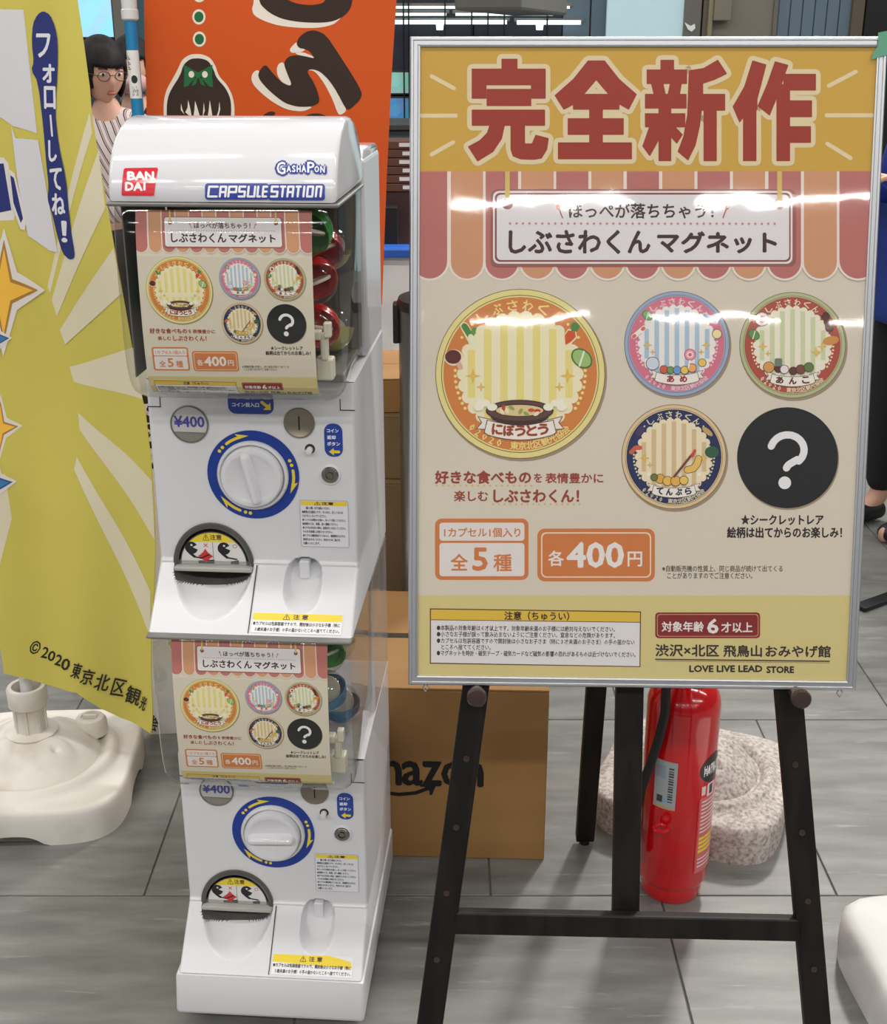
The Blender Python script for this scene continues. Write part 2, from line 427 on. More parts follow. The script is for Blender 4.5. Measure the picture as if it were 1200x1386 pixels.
# ---- poster drawing, in photograph coordinates of the sign face
PH = -0.0022
A = Art(lambda x, y: SP(x, y, PH))
cream = C(206, 197, 180); white = C(222, 218, 214); brown = C(62, 38, 34); redbr = C(146, 60, 44); orange = C(198, 118, 62)
A.rect(560, 55, 1200, 932, cream)
A.rect(560, 55, 1200, 232, C(196, 156, 60)); A.rect(560, 806, 1200, 935, C(204, 189, 130))
pk, og = C(178, 108, 102), C(198, 144, 108)
sx = [(558, 605), (610, 653.5), (657, 701), (705, 749), (752.5, 796), (800, 843.5), (848, 891.5), (896, 939.5), (943.5, 987.5), (991.5, 1035), (1039.5, 1083.5), (1087.5, 1132), (1135.5, 1186)]
def awn(a, b_, g, c):
    r = (b_-a)/2; P = [(a-g, 232), (b_+g, 232)]
    for i in range(13): t = math.pi*i/12; P.append(((a+b_)/2+(r+g)*math.cos(t), 377-r+(r+g)*math.sin(t)))
    A.poly(P, c)
for a, b_ in sx: awn(a, b_, 3, C(226, 214, 204))
A.rect(560, 231, 1190, 352, C(226, 214, 204)) if False else None
for i, (a, b_) in enumerate(sx): awn(a, b_, 0, pk if i % 2 == 0 else og)
A.rect(664, 256, 1077, 361, C(150, 88, 82), 9); A.rect(667, 258.5, 1072, 357, white, 8); A.rect(669.5, 261, 1069.5, 354.5, C(132, 66, 66), 7)
A.rect(672, 263.5, 1067.5, 352, white, 6); A.rect(673, 264.5, 1066.5, 351, C(216, 212, 214), 5)
for hx in (686.5, 1054.5):
    A.ell(hx, 276, 7.5, None, C(128, 72, 66), 20); A.rect(hx-3.2, 232, hx+3.2, 272, C(204, 180, 96)); A.ell(hx, 272, 3.2, None, C(204, 180, 96), 10)
A.text('ほっぺが落ちちゃう！', 770, 275.5, 965, 295.5, brown, .45)
A.line([(757, 285), (761, 295)], 1.6, redbr); A.ell(755, 280, 3, 4.5, C(200, 105, 80), 12, -15)
A.line([(978, 295), (982, 284)], 1.6, redbr); A.ell(983.5, 281, 2.6, 3.6, C(200, 105, 80), 12, 15)
for i in range(42): A.ell(690+i*8.73, 302.6+i*.01, 1.7, None, C(192, 122, 104), 7); A.layer -= 1
A.text('しぶさわくん', 689, 312, 879, 343, brown, 1.1); A.text('マグネット', 890, 314, 1050, 342, brown, 1.2)
# big heading, drawn stroke by stroke
Z1 = lambda L: [(550+a/3.4286, 30+b/3.4278) for a, b in L]
Z2 = lambda L: [(850+a/3.4286, 30+b/3.4278) for a, b in L]
R_ = lambda a, b, c, d: [(a, b), (c, b), (c, d), (a, d)]
head = [Z1(s_) for s_ in (
    R_(443, 172, 512, 240), R_(305, 218, 643, 290), R_(305, 280, 368, 352), R_(580, 280, 643, 352), R_(374, 312, 576, 386), R_(305, 408, 640, 478),
    [(390, 470), (455, 470), (440, 540), (400, 600), (330, 643), (288, 578), (340, 550), (375, 515)],
    [(485, 470), (547, 470), (547, 565), (583, 565), (600, 525), (657, 540), (650, 590), (625, 630), (590, 636), (530, 634), (495, 620), (485, 590)],
    [(843, 180), (880, 180), (880, 265), (820, 335), (790, 372), (730, 403), (690, 340), (775, 265)],
    [(880, 180), (918, 180), (985, 265), (1065, 335), (1030, 403), (975, 372), (940, 335), (880, 265)],
    R_(775, 335, 985, 403), R_(850, 390, 908, 570), R_(750, 448, 1005, 520), R_(705, 560, 1043, 633))] + [Z2(s_) for s_ in (
    R_(152, 177, 210, 230), R_(88, 222, 270, 284), [(108, 284), (160, 284), (172, 340), (122, 340)], [(196, 284), (246, 284), (236, 340), (184, 340)],
    R_(80, 335, 268, 398), R_(80, 425, 262, 485), R_(143, 395, 197, 642), [(100, 485), (145, 485), (143, 540), (100, 618), (68, 575)], [(197, 485), (215, 485), (250, 522), (225, 560), (197, 530)],
    [(285, 225), (350, 215), (415, 177), (455, 238), (400, 265), (345, 283), (285, 285)], [(283, 230), (345, 280), (345, 360), (330, 480), (310, 570), (277, 638), (232, 600), (258, 530), (276, 430)],
    R_(330, 335, 447, 408), R_(352, 400, 408, 642),
    [(578, 180), (638, 198), (612, 300), (596, 360), (545, 425), (517, 462), (487, 392), (540, 300)], R_(535, 390, 592, 642), [(596, 300), (597, 400), (560, 450), (537, 420)],
    [(682, 184), (740, 200), (722, 250), (700, 320), (655, 430), (603, 388), (645, 290)], R_(722, 242, 868, 314), R_(690, 290, 748, 642), R_(745, 365, 850, 438), R_(745, 485, 845, 557))]
L0 = A.layer+1
for p in head: A.fat(p, 7.2, C(214, 198, 160)); A.layer = L0
for p in head: A.layer = L0+12; A.fat(p, 0.8, C(150, 44, 24))
A.layer = L0+20
for a, b_, c_, d in ((584, 103, 614, 119.5), (570, 156.5, 616.5, 156.5), (584, 209, 613, 192.5), (1121.5, 116, 1158, 97), (1118.5, 156, 1180, 156), (1119.5, 194.5, 1151, 214)):
    A.line([(a, b_), (c_, d)], 5.6, C(216, 200, 160)); 
# ---- badges
def badge(cx, cy, r, rim, edge, ring, disc, stripe, inktext, name, tname, dots=True):
    k = r/115.0
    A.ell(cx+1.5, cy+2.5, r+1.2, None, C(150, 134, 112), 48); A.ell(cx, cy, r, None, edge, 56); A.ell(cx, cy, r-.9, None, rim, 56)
    A.ell(cx, cy, 107*k, None, edge, 56); A.ell(cx, cy, 106*k, None, rim, 56); A.ell(cx, cy, 104*k, None, ring, 56)
    L = A.layer+1
    for i in range(30):
        t = 2*math.pi*i/30; A.ell(cx+77*k*math.cos(t), cy+77*k*math.sin(t), 9*k, None, disc, 10); A.layer = L
    A.ell(cx, cy, 79*k, None, disc, 40)
    for j in (-3, -2, -1, 0, 1, 2, 3):
        xx = j*22*k; hh = math.sqrt(max(0, (78*k)**2-(abs(xx)+5*k)**2)); L = A.layer; A.rect(cx+xx-5*k, cy-hh, cx+xx+5*k, cy+hh, stripe); A.layer = L
    A.layer += 1
    for s_ in (-1, 1):
        for (x, y, q) in ((64, 3, 9), (53, 18, 5.5)):
            A.star4(cx+s_*x*k, cy+y*k, q*k+1, C(170, 130, 60)); A.star4(cx+s_*x*k, cy+y*k, q*k, C(222, 184, 84))
        A.ell(cx+s_*55*k, cy+38*k, 4*k, None, C(236, 228, 210), 12)
    A.arc_text('しぶさわくん', cx, cy, 93*k, -33, 33, 14*k, inktext, bold=.35*k)
    for a in (-44, -51, -58, 44, 51, 58): A.ell(cx+93*k*math.sin(math.radians(a)), cy-93*k*math.cos(math.radians(a)), 2*k, None, inktext, 8)
    for a in range(-122, -84, 5):
        for s_ in (-1, 1): A.ell(cx+s_*88*k*math.sin(math.radians(a)), cy-88*k*math.cos(math.radians(a)), 2.3*k, None, inktext, 8); A.layer -= 1
    A.arc_text('©2020 東京北区観光協会', cx, cy, 97.5*k, 222, 141, 10.5*k, inktext, inside=True, bold=.25*k)
    # ribbon with the flavour's name
    rib = [(cx-45*k+i*10*k, cy+(74+5*math.cos((i-4.5)/4.5*1.5))*k) for i in range(10)]
    for s_ in (-1, 1):
        A.poly([(cx+s_*36*k, cy+62*k), (cx+s_*58*k, cy+57*k), (cx+s_*53*k, cy+66*k), (cx+s_*60*k, cy+75*k), (cx+s_*40*k, cy+76*k)], edge)
        A.poly([(cx+s_*37*k, cy+63*k), (cx+s_*56*k, cy+58.5*k), (cx+s_*51.5*k, cy+66*k), (cx+s_*58*k, cy+74*k), (cx+s_*40*k, cy+75*k)], C(226, 218, 208))
    def band(g, c):
        P = [(cx-(44+g)*k, cy+(63-g)*k)]+[(cx+(t-4)*10.4*k, cy+(71-g-5*((t-4)/4)**2-2)*k) for t in range(9)]+[(cx+(44+g)*k, cy+(63-g)*k), (cx+(48+g)*k, cy+(79+g)*k)]+[(cx+(4-t)*11*k, cy+(89+g-7*((4-t)/4)**2)*k) for t in range(9)]+[(cx-(48+g)*k, cy+(79+g)*k)]
        A.poly(P, c)
    band(1.2, edge); band(0, C(228, 221, 212))
    n = len(name); wd = 13.5 if n > 3 else 15; stp = (62/(n-1) if n > 3 else 28)*(1 if n > 2 else 1.2)
    stp = min(stp, 28)
    for i, ch in enumerate(name):
        q = (i-(n-1)/2)*stp; A.text(ch, cx+(q-wd/2)*k, cy+(70-q*q*.0022)*k, cx+(q+wd/2)*k, cy+(84-q*q*.0022)*k, tname, .9*k, rot=-q*.1)
out = C(66, 42, 36)
def pot(cx, cy, k):
    A.ell(cx, cy, 46*k, 15*k, out, 28); A.ell(cx, cy+6*k, 40*k, 14*k, out, 24); A.ell(cx, cy, 44*k, 13.5*k, C(92, 64, 56), 28)
    A.ell(cx, cy-1*k, 34*k, 9*k, out, 26); A.ell(cx, cy-.5*k, 32*k, 7.5*k, C(214, 190, 140), 26)
    for i in range(9):
        t = i*.7; A.ell(cx+24*k*math.cos(t*1.7), cy+4*k*math.sin(t*2.3), 4.5*k, 2.5*k, (C(178, 70, 42), C(140, 160, 80), C(226, 214, 180))[i % 3], 10, i*30)
def carrot(x, y, k): A.poly([(x-8*k, y+15*k), (x-10*k, y), (x-3*k, y-9*k), (x+7*k, y-7*k), (x+9*k, y+3*k), (x, y+12*k)], C(232, 214, 180)); A.poly([(x-7*k, y+13*k), (x-8*k, y), (x-3*k, y-7*k), (x+6*k, y-5*k), (x+7*k, y+2*k), (x, y+9*k)], C(200, 84, 38)); A.poly([(x+1*k, y-6*k), (x, y-14*k), (x+4*k, y-18*k), (x+9*k, y-17*k), (x+13*k, y-12*k), (x+8*k, y-5*k)], C(72, 130, 62))
def leaf(x, y, k, c=None, rot=-25): A.ell(x, y, 16*k, 12*k, C(62, 110, 58), 18, rot+65); A.ell(x, y, 14*k, 10*k, c or C(150, 182, 110), 18, rot+65); A.line([(x-3*k, y+10*k), (x+3*k, y-9*k)], 2.5*k, C(226, 230, 200))
def leek(x, y, k): A.line([(x-7*k, y-13*k), (x+5*k, y+9*k)], 12*k, C(232, 214, 180)); A.line([(x-7*k, y-13*k), (x+2*k, y+1*k)], 9*k, C(74, 130, 56)); A.line([(x+7*k, y-9*k), (x+3*k, y+2*k)], 6*k, C(92, 146, 66)); A.line([(x+2*k, y+2*k), (x+6*k, y+11*k)], 8*k, C(222, 222, 190))
def shroom(x, y, k): A.ell(x, y, 13*k, 11*k, C(232, 214, 180), 18); A.line([(x+3*k, y+3*k), (x+9*k, y+13*k)], 7*k, C(214, 170, 150)); A.ell(x-1*k, y-1*k, 11*k, 9.5*k, C(92, 36, 34), 18)
B1 = (703.8, 506, 115)
badge(*B1, C(220, 208, 138), C(112, 84, 54), C(202, 124, 60), C(228, 220, 184), C(222, 208, 128), C(228, 212, 136), 'にぼうとう', C(150, 62, 30))
pot(703, 556, 1.0); leek(635, 454, .95); shroom(614, 484, 1.0); carrot(772, 454, 1.0); leaf(787, 485, 1.0)
for s_ in (-1, 1):
    for dx, dy in ((48, 44), (38, 50), (56, 50)): A.ell(703.8+s_*dx*1.0, 506+dy*.9, 7, 5, C(232, 226, 206), 12)
B2 = (915.8, 465.3, 71.3)
badge(*B2, C(150, 166, 190), C(98, 98, 120), C(204, 112, 132), C(226, 222, 218), C(166, 186, 204), C(236, 200, 206), 'あめ', C(150, 34, 60))
def ball(x, y, r, c): A.ell(x, y, r+.8, None, out, 16); A.ell(x, y, r, None, c, 16)
for (x, y, r, c) in ((898, 500, 5, C(206, 90, 60)), (907, 501, 4.5, C(110, 150, 80)), (916, 501, 5, C(110, 150, 200)), (926, 501, 5, C(222, 190, 90)), (936, 498, 5.5, C(220, 150, 90)), (883, 492, 8.5, C(198, 206, 216)), (950, 491, 5, C(222, 190, 90))): ball(x, y, r, c)
A.ell(933.5, 480, 8, None, C(176, 60, 84), 20); A.ell(933.5, 480, 7, None, C(226, 150, 160), 20); A.ell(933.5, 480, 4.4, None, C(226, 214, 214), 16); A.ell(933.5, 480, 2.4, None, C(210, 90, 110), 12); A.line([(933, 488), (931, 498)], 1.6, C(230, 226, 220))
def candy(x, y, k, c, rot): 
    q = math.radians(rot); dx, dy = 11*k*math.cos(q), 11*k*math.sin(q)
    A.line([(x-dx, y-dy), (x+dx, y+dy)], 8*k, C(236, 224, 214)); A.ell(x, y, 7*k, 5*k, c, 14, rot); A.line([(x-dx, y-dy), (x-dx*.8, y-dy*.8)], 6*k, c); A.line([(x+dx*.8, y+dy*.8), (x+dx, y+dy)], 6*k, c)
candy(864, 450, .8, C(206, 104, 92), -40); candy(961, 431, .8, C(120, 150, 190), 30); leaf(876, 427, .5, C(120, 170, 110)); ball(970, 452, 6, C(226, 214, 160))
B3 = (1072.3, 467.2, 72)
badge(*B3, C(176, 180, 136), C(108, 104, 80), C(166, 76, 60), C(226, 220, 200), C(196, 202, 162), C(232, 214, 180), 'あんこ', C(96, 34, 30))
for (x, y, r, c) in ((1040, 497, 7, C(206, 150, 80)), (1053, 499, 5, C(90, 50, 48)), (1061, 500, 5.5, C(222, 212, 214)), (1073, 502, 5, C(96, 52, 44)), (1083, 500, 6, C(120, 70, 56)), (1094, 497, 6, C(96, 120, 70))): ball(x, y, r, c)
A.rect(1048, 485, 1058, 496, C(110, 122, 106), 2)
ball(1031, 432, 9, C(220, 214, 206)); A.ell(1031, 432, 4, 5, C(176, 50, 50), 12); leaf(1020, 453, .55, C(96, 140, 80))
for dx, dy in ((0, 0), (3, 8), (5, 16)): ball(1117+dx, 428+dy, 5, C(84, 42, 38))
A.ell(1124, 461, 11, 6, C(200, 140, 70), 16, -10); A.star4(1104, 476, 8, C(216, 184, 96)); 
B4 = (911.8, 618.3, 71)
badge(*B4, C(212, 188, 146), C(120, 98, 70), C(34, 42, 84), C(226, 212, 180), C(204, 180, 138), C(214, 206, 178), 'てんぷら', C(40, 40, 60))
for (x, y, r, c) in ((893, 648, 6, C(212, 166, 74)), (903, 651, 6, C(220, 178, 90)), (914, 651, 6.5, C(214, 170, 80)), (925, 650, 5.5, C(222, 184, 96)), (885, 646, 4.5, C(104, 120, 62))): ball(x, y, r, c)
A.line([(930, 636), (938, 634), (943, 628), (945, 621)], 10, C(96, 66, 40)); A.line([(930, 636), (938, 634), (943, 628), (945, 621)], 8.4, C(222, 184, 96)); A.line([(912, 645), (936, 615)], 3, C(110, 60, 60)); A.line([(936, 617), (940, 610)], 4, C(196, 70, 48))
A.ell(866, 584, 5, 8, C(70, 52, 96), 14, 40); A.line([(854, 612), (860, 606), (866, 606)], 6, C(196, 92, 66)); A.ell(957, 584, 3.5, 9, C(190, 160, 96), 14, -50); A.ell(963, 612, 9.5, 8, C(50, 90, 62), 18)
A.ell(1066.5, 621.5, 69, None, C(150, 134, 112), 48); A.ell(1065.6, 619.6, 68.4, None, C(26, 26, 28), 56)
q = [(1065.6+22.5*math.cos(math.radians(a)), 609+20.5*math.sin(math.radians(a))) for a in range(-168, 50, 18)]
q = [(1043.5, 604)]+q[1:]+[(1079, 622), (1067, 629), (1064, 633.5)]
A.line(q, 9.8, C(226, 224, 226)); A.ell(1061.8, 653.5, 8.6, None, C(226, 224, 226), 24)
A.text('好きな食べもの', 589, 637.5, 718, 654.5, redbr, .75); A.text('を', 722.5, 641, 733, 653, redbr, .35); A.text('表情豊かに', 738, 640.5, 816, 654, redbr, .4)
for i in range(17): A.ell(591+i*8, 657.5, 1.4, None, C(206, 176, 90), 6); A.layer -= 1
A.text('楽しむ', 614.5, 664.5, 660, 678.5, redbr, .4); A.text('しぶさわくん！', 668, 663, 783, 680, redbr, .75)
for i in range(16): A.ell(667+i*7.8, 682.5, 1.4, None, C(206, 176, 90), 6); A.layer -= 1
A.rect(588.5, 702, 715, 785, orange, 9); A.rect(594.5, 707.5, 709.5, 732, C(216, 210, 206), 4); A.rect(594.5, 735, 709.5, 780, C(216, 210, 206), 4)
A.text('1カプセル1個入り', 601, 714.5, 704, 727, orange, .3); A.text('全', 610, 750, 632.5, 772, orange, .5); A.text('5', 640, 742, 659, 772, orange, 1); A.text('種', 668, 750.5, 692, 773, orange, .5)
A.rect(727, 715.5, 886, 787, orange, 10); A.rect(732, 720.5, 881, 782, C(226, 206, 180), 7); A.rect(733.8, 722.3, 879.2, 780.2, orange, 6)
A.text('各', 742, 745.5, 762.5, 766, white, .4); A.text('400', 768, 735, 843, 767.5, white, 1.4); A.text('円', 849.5, 747, 868.5, 766.5, white, .4)
A.text('★シークレットレア', 1003, 697, 1114, 710.5, C(44, 32, 34), .5); A.text('絵柄は出てからのお楽しみ！', 984, 713.5, 1139, 728, C(44, 32, 34), .5)
A.text('※自動販売機の性質上、同じ商品が続けて出てくる', 896, 765.5, 1059, 774, C(60, 50, 46), .1); A.text('ことがありますのでご注意ください。', 903, 775, 1018, 783.5, C(60, 50, 46), .1)
wb = C(96, 62, 34)
A.poly([(581.5, 823.5), (867.3, 827.5), (866.5, 903), (581.5, 898.5)], wb); A.poly([(583, 825), (866, 829), (865.7, 842), (583, 838.5)], C(212, 178, 66)); A.poly([(583, 839.5), (865.7, 843), (865.2, 901.8), (583, 897)], C(216, 212, 212))
A.text('注意（ちゅうい）', 682.5, 828, 770, 839.5, C(44, 34, 30), .3, rot=.6)
for t, a, b_, c_ in (('●本製品の対象年齢は６才以上です。対象年齢未満のお子様には絶対与えないでください。', 591, 832, 850.8), ('●小さなお子様が誤って飲み込まないようにご注意ください。窒息などの危険があります。', 591, 832, 859.3),
                    ('●カプセルは包装容器ですので開封後は小さなお子さま（特に３才未満のお子さま）の手の届かない', 591, 858.5, 868.3), ('ところへ捨ててください。', 597, 664, 876), ('●マグネットを時計・磁気テープ・磁気カードなど磁気の影響の恐れがあるものは近づけないでください。', 591, 860, 885)):
    A.text(t, a, c_-3.7, b_, c_+3.7, C(50, 44, 46), .12, rot=.5, res=1)
dr = C(128, 36, 34)
A.rect(886.5, 829, 1028.5, 864, dr, 5); A.rect(888.8, 831.2, 1026.3, 861.8, C(196, 140, 110), 4); A.rect(889.8, 832.2, 1025.3, 860.8, dr, 4)
A.text('対象年齢', 895.5, 841.5, 952, 855, white, .35); A.text('6', 957.5, 838, 971.5, 857, white, .8); A.text('才以上', 976, 842.5, 1018, 856, white, .35)
A.text('渋沢×北区', 887, 872.5, 972.5, 888.5, C(50, 42, 40), .5, rot=.4); A.text('飛鳥山', 979, 873.5, 1030.5, 889, C(50, 42, 40), .5); A.text('おみやげ館', 1036, 874, 1123.5, 889.5, C(50, 42, 40), .5, rot=.3)
A.line([(887, 892.5), (1122, 895.2)], 1.8, C(70, 58, 48)); A.line([(888, 894.8), (1122, 897.4)], 1, C(150, 136, 100))
A.text('LOVE LIVE LEAD', 933, 901, 1031, 909.5, C(44, 38, 38), .55); A.text('STORE', 1037.5, 902.3, 1074, 910.8, C(44, 38, 38), .55)
uL = -SW/2+FW-.002; uR = SW/2-FW+.002; vB = FW-.002; vT = SH-FW+.002
clip = [((uL, 0, 0), (-1, 0, 0)), ((uR, 0, 0), (1, 0, 0)), ((0, vB, 0), (0, -1, 0)), ((0, vT, 0), (0, 1, 0))]
pr = A.build('poster_print', lambda u, v, h: (s_e1*u + s_e2*v + s_n*(PH-.0008+h)), sign, M['ink'], clip=clip, lay=.00007)
obj('paper_sheet', sbm(box_bm(uL, uR, .0032, .0036, vB, vT)), mat('paper', rgb(230, 224, 212), .7), pr)
obj('clear_cover', sbm(box_bm(uL, uR, .0008, .0010, vB, vT)), M['film'], sign)
# hanging hooks and tape
for u in (-.285, .29):
    obj('hanging_hook', sbm(tube_bm([(u, .012, 0), (u-.004, .012, -.006), (u, .012, -.012), (u+.004, .012, -.006), (u, .012, 0)], .0011, 6)), M['alu'], sign)
gt = mat('green_tape', rgb(78, 150, 120), .6)
tb = Art(lambda x, y: SP(x, y, .001)); tb.poly([(1188, 44), (1210, 40), (1212, 66), (1204, 74), (1190, 77), (1179, 81), (1181, 72), (1188, 62)], rgb(82, 150, 122))
tb.build('green_tape', lambda u, v, h: (s_e1*u + s_e2*v + s_n*(.0006+h)), sign, M['ink'])

# ================================================================ easel
easel = thing('easel', 'dark brown wooden easel carrying the big framed poster', 'easel', (0.26, 1.4, 0))
def on_leg(px, py, back=0.026): return unproj(px, py, SO - s_n*back, s_n)
EI = Matrix.Translation(-Vector((0.26, 1.4, 0)))
def ebar(name, p0, p1, wx, wy, m=M['wood'], up=None, bev=.003):
    b = beam_bm(p0, p1, wx, wy, up or s_n, bev); b.transform(EI); return obj(name, b, m, easel)
def extend_to(p0, p1, z):     # point on the line p0->p1 with the given z
    t = (z-p0.z)/(p1.z-p0.z); return p0+(p1-p0)*t
la, lb = on_leg(643, 935), on_leg(581.5, 1386)
ra, rb = on_leg(1066, 935), on_leg(1105, 1386)
legw = .0375
for a_, b_ in ((la, lb), (ra, rb)):
    top = extend_to(a_, b_, 1.30 if a_ is la else 1.30)
    if a_ is la: top = extend_to(a_, b_, 1.36)
    else: top = extend_to(a_, b_, 1.36)
    g = ebar('leg', extend_to(a_, b_, 0.004), top, legw, .02)
    # drilled peg holes with brass bushes
    for (px, py) in (((631, 1027), (617, 1120), (604, 1209), (591, 1299)) if a_ is la else ((1076, 1035), (1085, 1127), (1093, 1220), (1101, 1312))):
        p = unproj(px, py, SO - s_n*.0155, s_n)
        h = lathe_bm([(.0045, 0), (.0045, .0012), (.0022, .0012), (.002, .0006)], 12); h.transform(s_n.to_track_quat('Z', 'Y').to_matrix().to_4x4())
        h.transform(Matrix.Translation(p+Vector((0, 0, 0)) - Vector((0.26, 1.4, 0)))); obj('peg_hole', h, M['knob_wood'], g)
for (px, py) in ((645, 945), (1085, 947)):
    p = unproj(px, py, SO + s_n*.035, s_n); 
    b = lathe_bm([(.009, -.055), (.009, .020), (.0125, .022), (.0135, .026), (.0135, .034), (.0115, .0375), (0, .0385)], 20)
    dn = (s_n + Vector((0, 0, 0))).normalized(); b.transform(dn.to_track_quat('Z', 'Y').to_matrix().to_4x4())
    b.transform(Matrix.Translation(p - dn*.035 - Vector((0.26, 1.4, 0)))); obj('peg', b, M['knob_wood'], easel, True)
cb0 = on_leg(612, 1246, .026); cb1 = on_leg(1085, 1256, .026)
ebar('crossbar', cb0, cb1, .034, .02, up=s_n)
c0 = on_leg(846, 1240, .05); c1 = on_leg(851.5, 935, .05)
ebar('centre_post', c0 - s_e2*.015, extend_to(c0, c1, 1.38), .039, .022)
tp = extend_to(c0, c1, 1.33)
foot = at_z(791, 1134, .012)
rl = ebar('rear_leg', foot, tp + Vector((0, .035, 0)), .036, .024, up=(0, -1, 0))
ff = lathe_bm([(.010, -.012), (.010, 0), (.007, .004)], 14); ff.transform(Matrix.Translation(foot+Vector((0, 0, .0005)) - Vector((0.26, 1.4, 0)))); obj('rubber_foot', ff, M['rubber'], rl)
ebar('top_bar', extend_to(la, lb, 1.30)+Vector((0, .0, 0)), extend_to(ra, rb, 1.30), .034, .02)
# ================================================================ capsule machines
MO = Vector((-0.279, 1.61, 0)); MY = math.radians(-4)
m_x = Vector((math.cos(MY), math.sin(MY), 0)); m_y = Vector((-math.sin(MY), math.cos(MY), 0))
ZU, ZL = 0.707, 0.1025              # foot heights of the two units
def ML(px, py, y0, z0=ZU):            # photo pixel -> (x, z) on the unit's plane y = y0
    P = unproj(px, py, MO + m_y*y0, m_y) - MO
    return (P.dot(m_x), P.z - z0)
PY = 0.095                           # panel depth; tray slopes forward to y=.008
TZ = 0.0775
def tray_y(z): return 0.008 + max(0, min(1, z/TZ))*(PY-0.008)
def mtray(px, py):
    z = .03
    for _ in range(12): x, z = ML(px, py, tray_y(z))
    return (x, z)
z6 = lambda a, b: (190+a/3.243, 540+b/3.243)
# front shell: a height field following panel, fillet and tray, with the bowl, the hatch and the coin return pressed in
def shell_depth(x, z):
    d = 0.0; mi = 0
    ox, oz = -0.066, 0.070
    r = math.hypot((x-ox)/0.0585, (z-oz)/(0.0655 if z > oz else 0.031))
    rb = math.hypot((x+0.063)/0.0575, (z-0.074)/0.0605)
    if z < oz+0.004 and rb < 1: d = max(d, 0.006*min(1, (1-rb)*14)+0.050*(1-rb**2.2))
    if r < 1: d = max(d, 0.085*min(1, (1-r)*9)); mi = 1
    rr = ((x-0.0695)/0.028)**2.4 if x > 0.0695 else ((0.0695-x)/0.028)**2.4
    zz = abs((z-0.055)/0.0315)**2.4; rq = (rr+zz)**(1/2.4)
    if rq < 1: d = max(d, 0.026*min(1, (1-rq)*4.5)); mi = 0
    return d, mi
def snap(x, z):
    ox, oz = -0.066, 0.070
    for (cx_, cz_, a_, b_) in ((ox, oz, .0585, .0655 if z > oz else .031), (-.063, .074, .0575, .0605)):
        if cx_ != ox and z > .0735: continue
        dx, dz = (x-cx_)/a_, (z-cz_)/b_; r = math.hypot(dx, dz)
        if r > .01 and abs(r-1)*min(a_, b_) < .0012: return cx_+dx/r*a_*.999, cz_+dz/r*b_*.999
    return x, z
def make_shell():
    bm = bmesh.new(); W0, W1 = -0.1462, 0.1492
    nx = 170; path = []
    n1 = 110
    for i in range(n1+1): path.append((PY, 0.351-(0.351-0.083)*i/n1))
    for i in range(1, 5): t = i/5; path.append((PY-0.0055*t*t, 0.083-0.0075*t))
    n2 = 52
    for i in range(1, n2+1): z = 0.0755*(1-i/n2); path.append((tray_y(z+.0015)-.001, z))
    g = []
    for (y, z) in path:
        row = []
        for i in range(nx+1):
            x = W0+(W1-W0)*i/nx; xs_, zs_ = snap(x, z); xo = x
            d, mi = shell_depth(xs_, zs_)
            e = min(i, nx-i)/nx*(W1-W0); rnd = 0.004*(1-min(1, e/0.004))**2
            yy_ = y
            if zs_ != z: yy_ = PY if zs_ > TZ+.003 else (y + (zs_-z)*(PY-.008)/TZ if z < TZ-.004 else y)
            row.append((bm.verts.new((xs_, yy_+d+rnd, zs_)), mi))
        g.append(row)
    for a, b_ in zip(g, g[1:]):
        for i in range(nx):
            f = bm.faces.new((a[i][0], b_[i][0], b_[i+1][0], a[i+1][0])); f.smooth = True
            f.material_index = 1 if sum(q[1] for q in (a[i], a[i+1], b_[i], b_[i+1])) >= 3 else 0
    # returns: lip edge, bottom, sides
    yb = 0.43
    last = [r[0] for r in g[-1]]; n = nx
    low = [bm.verts.new((v.co.x, v.co.y+0.001, -0.0005)) for v in last]
    for i in range(n): bm.faces.new((last[i], low[i], low[i+1], last[i+1]))
    for side, ix in ((0, 0), (1, nx)):
        col = [r[ix][0] for r in g]+[low[0 if side == 0 else n]]
        bk = [bm.verts.new((v.co.x, yb, v.co.z)) for v in col]
        for k in range(len(col)-1):
            q = (col[k], bk[k], bk[k+1], col[k+1]) if side == 0 else (col[k], col[k+1], bk[k+1], bk[k])
            bm.faces.new(q)
        if side == 0: bl = bk
        else: br = bk
    bm.faces.new((bl[0], g[0][0][0], g[0][nx][0], br[0]))
    bm.faces.new((bl[-1], br[-1], low[n], low[0])) if False else bm.faces.new([bl[-1]]+low+[br[-1]])
    bm.faces.new([bl[0], br[0]]+[v for v in br[1:]]+[v for v in bl[:0:-1]])
    bmesh.ops.remove_doubles(bm, verts=bm.verts[:], dist=1e-6)
    bmesh.ops.recalc_face_normals(bm, faces=bm.faces[:])
    return bm
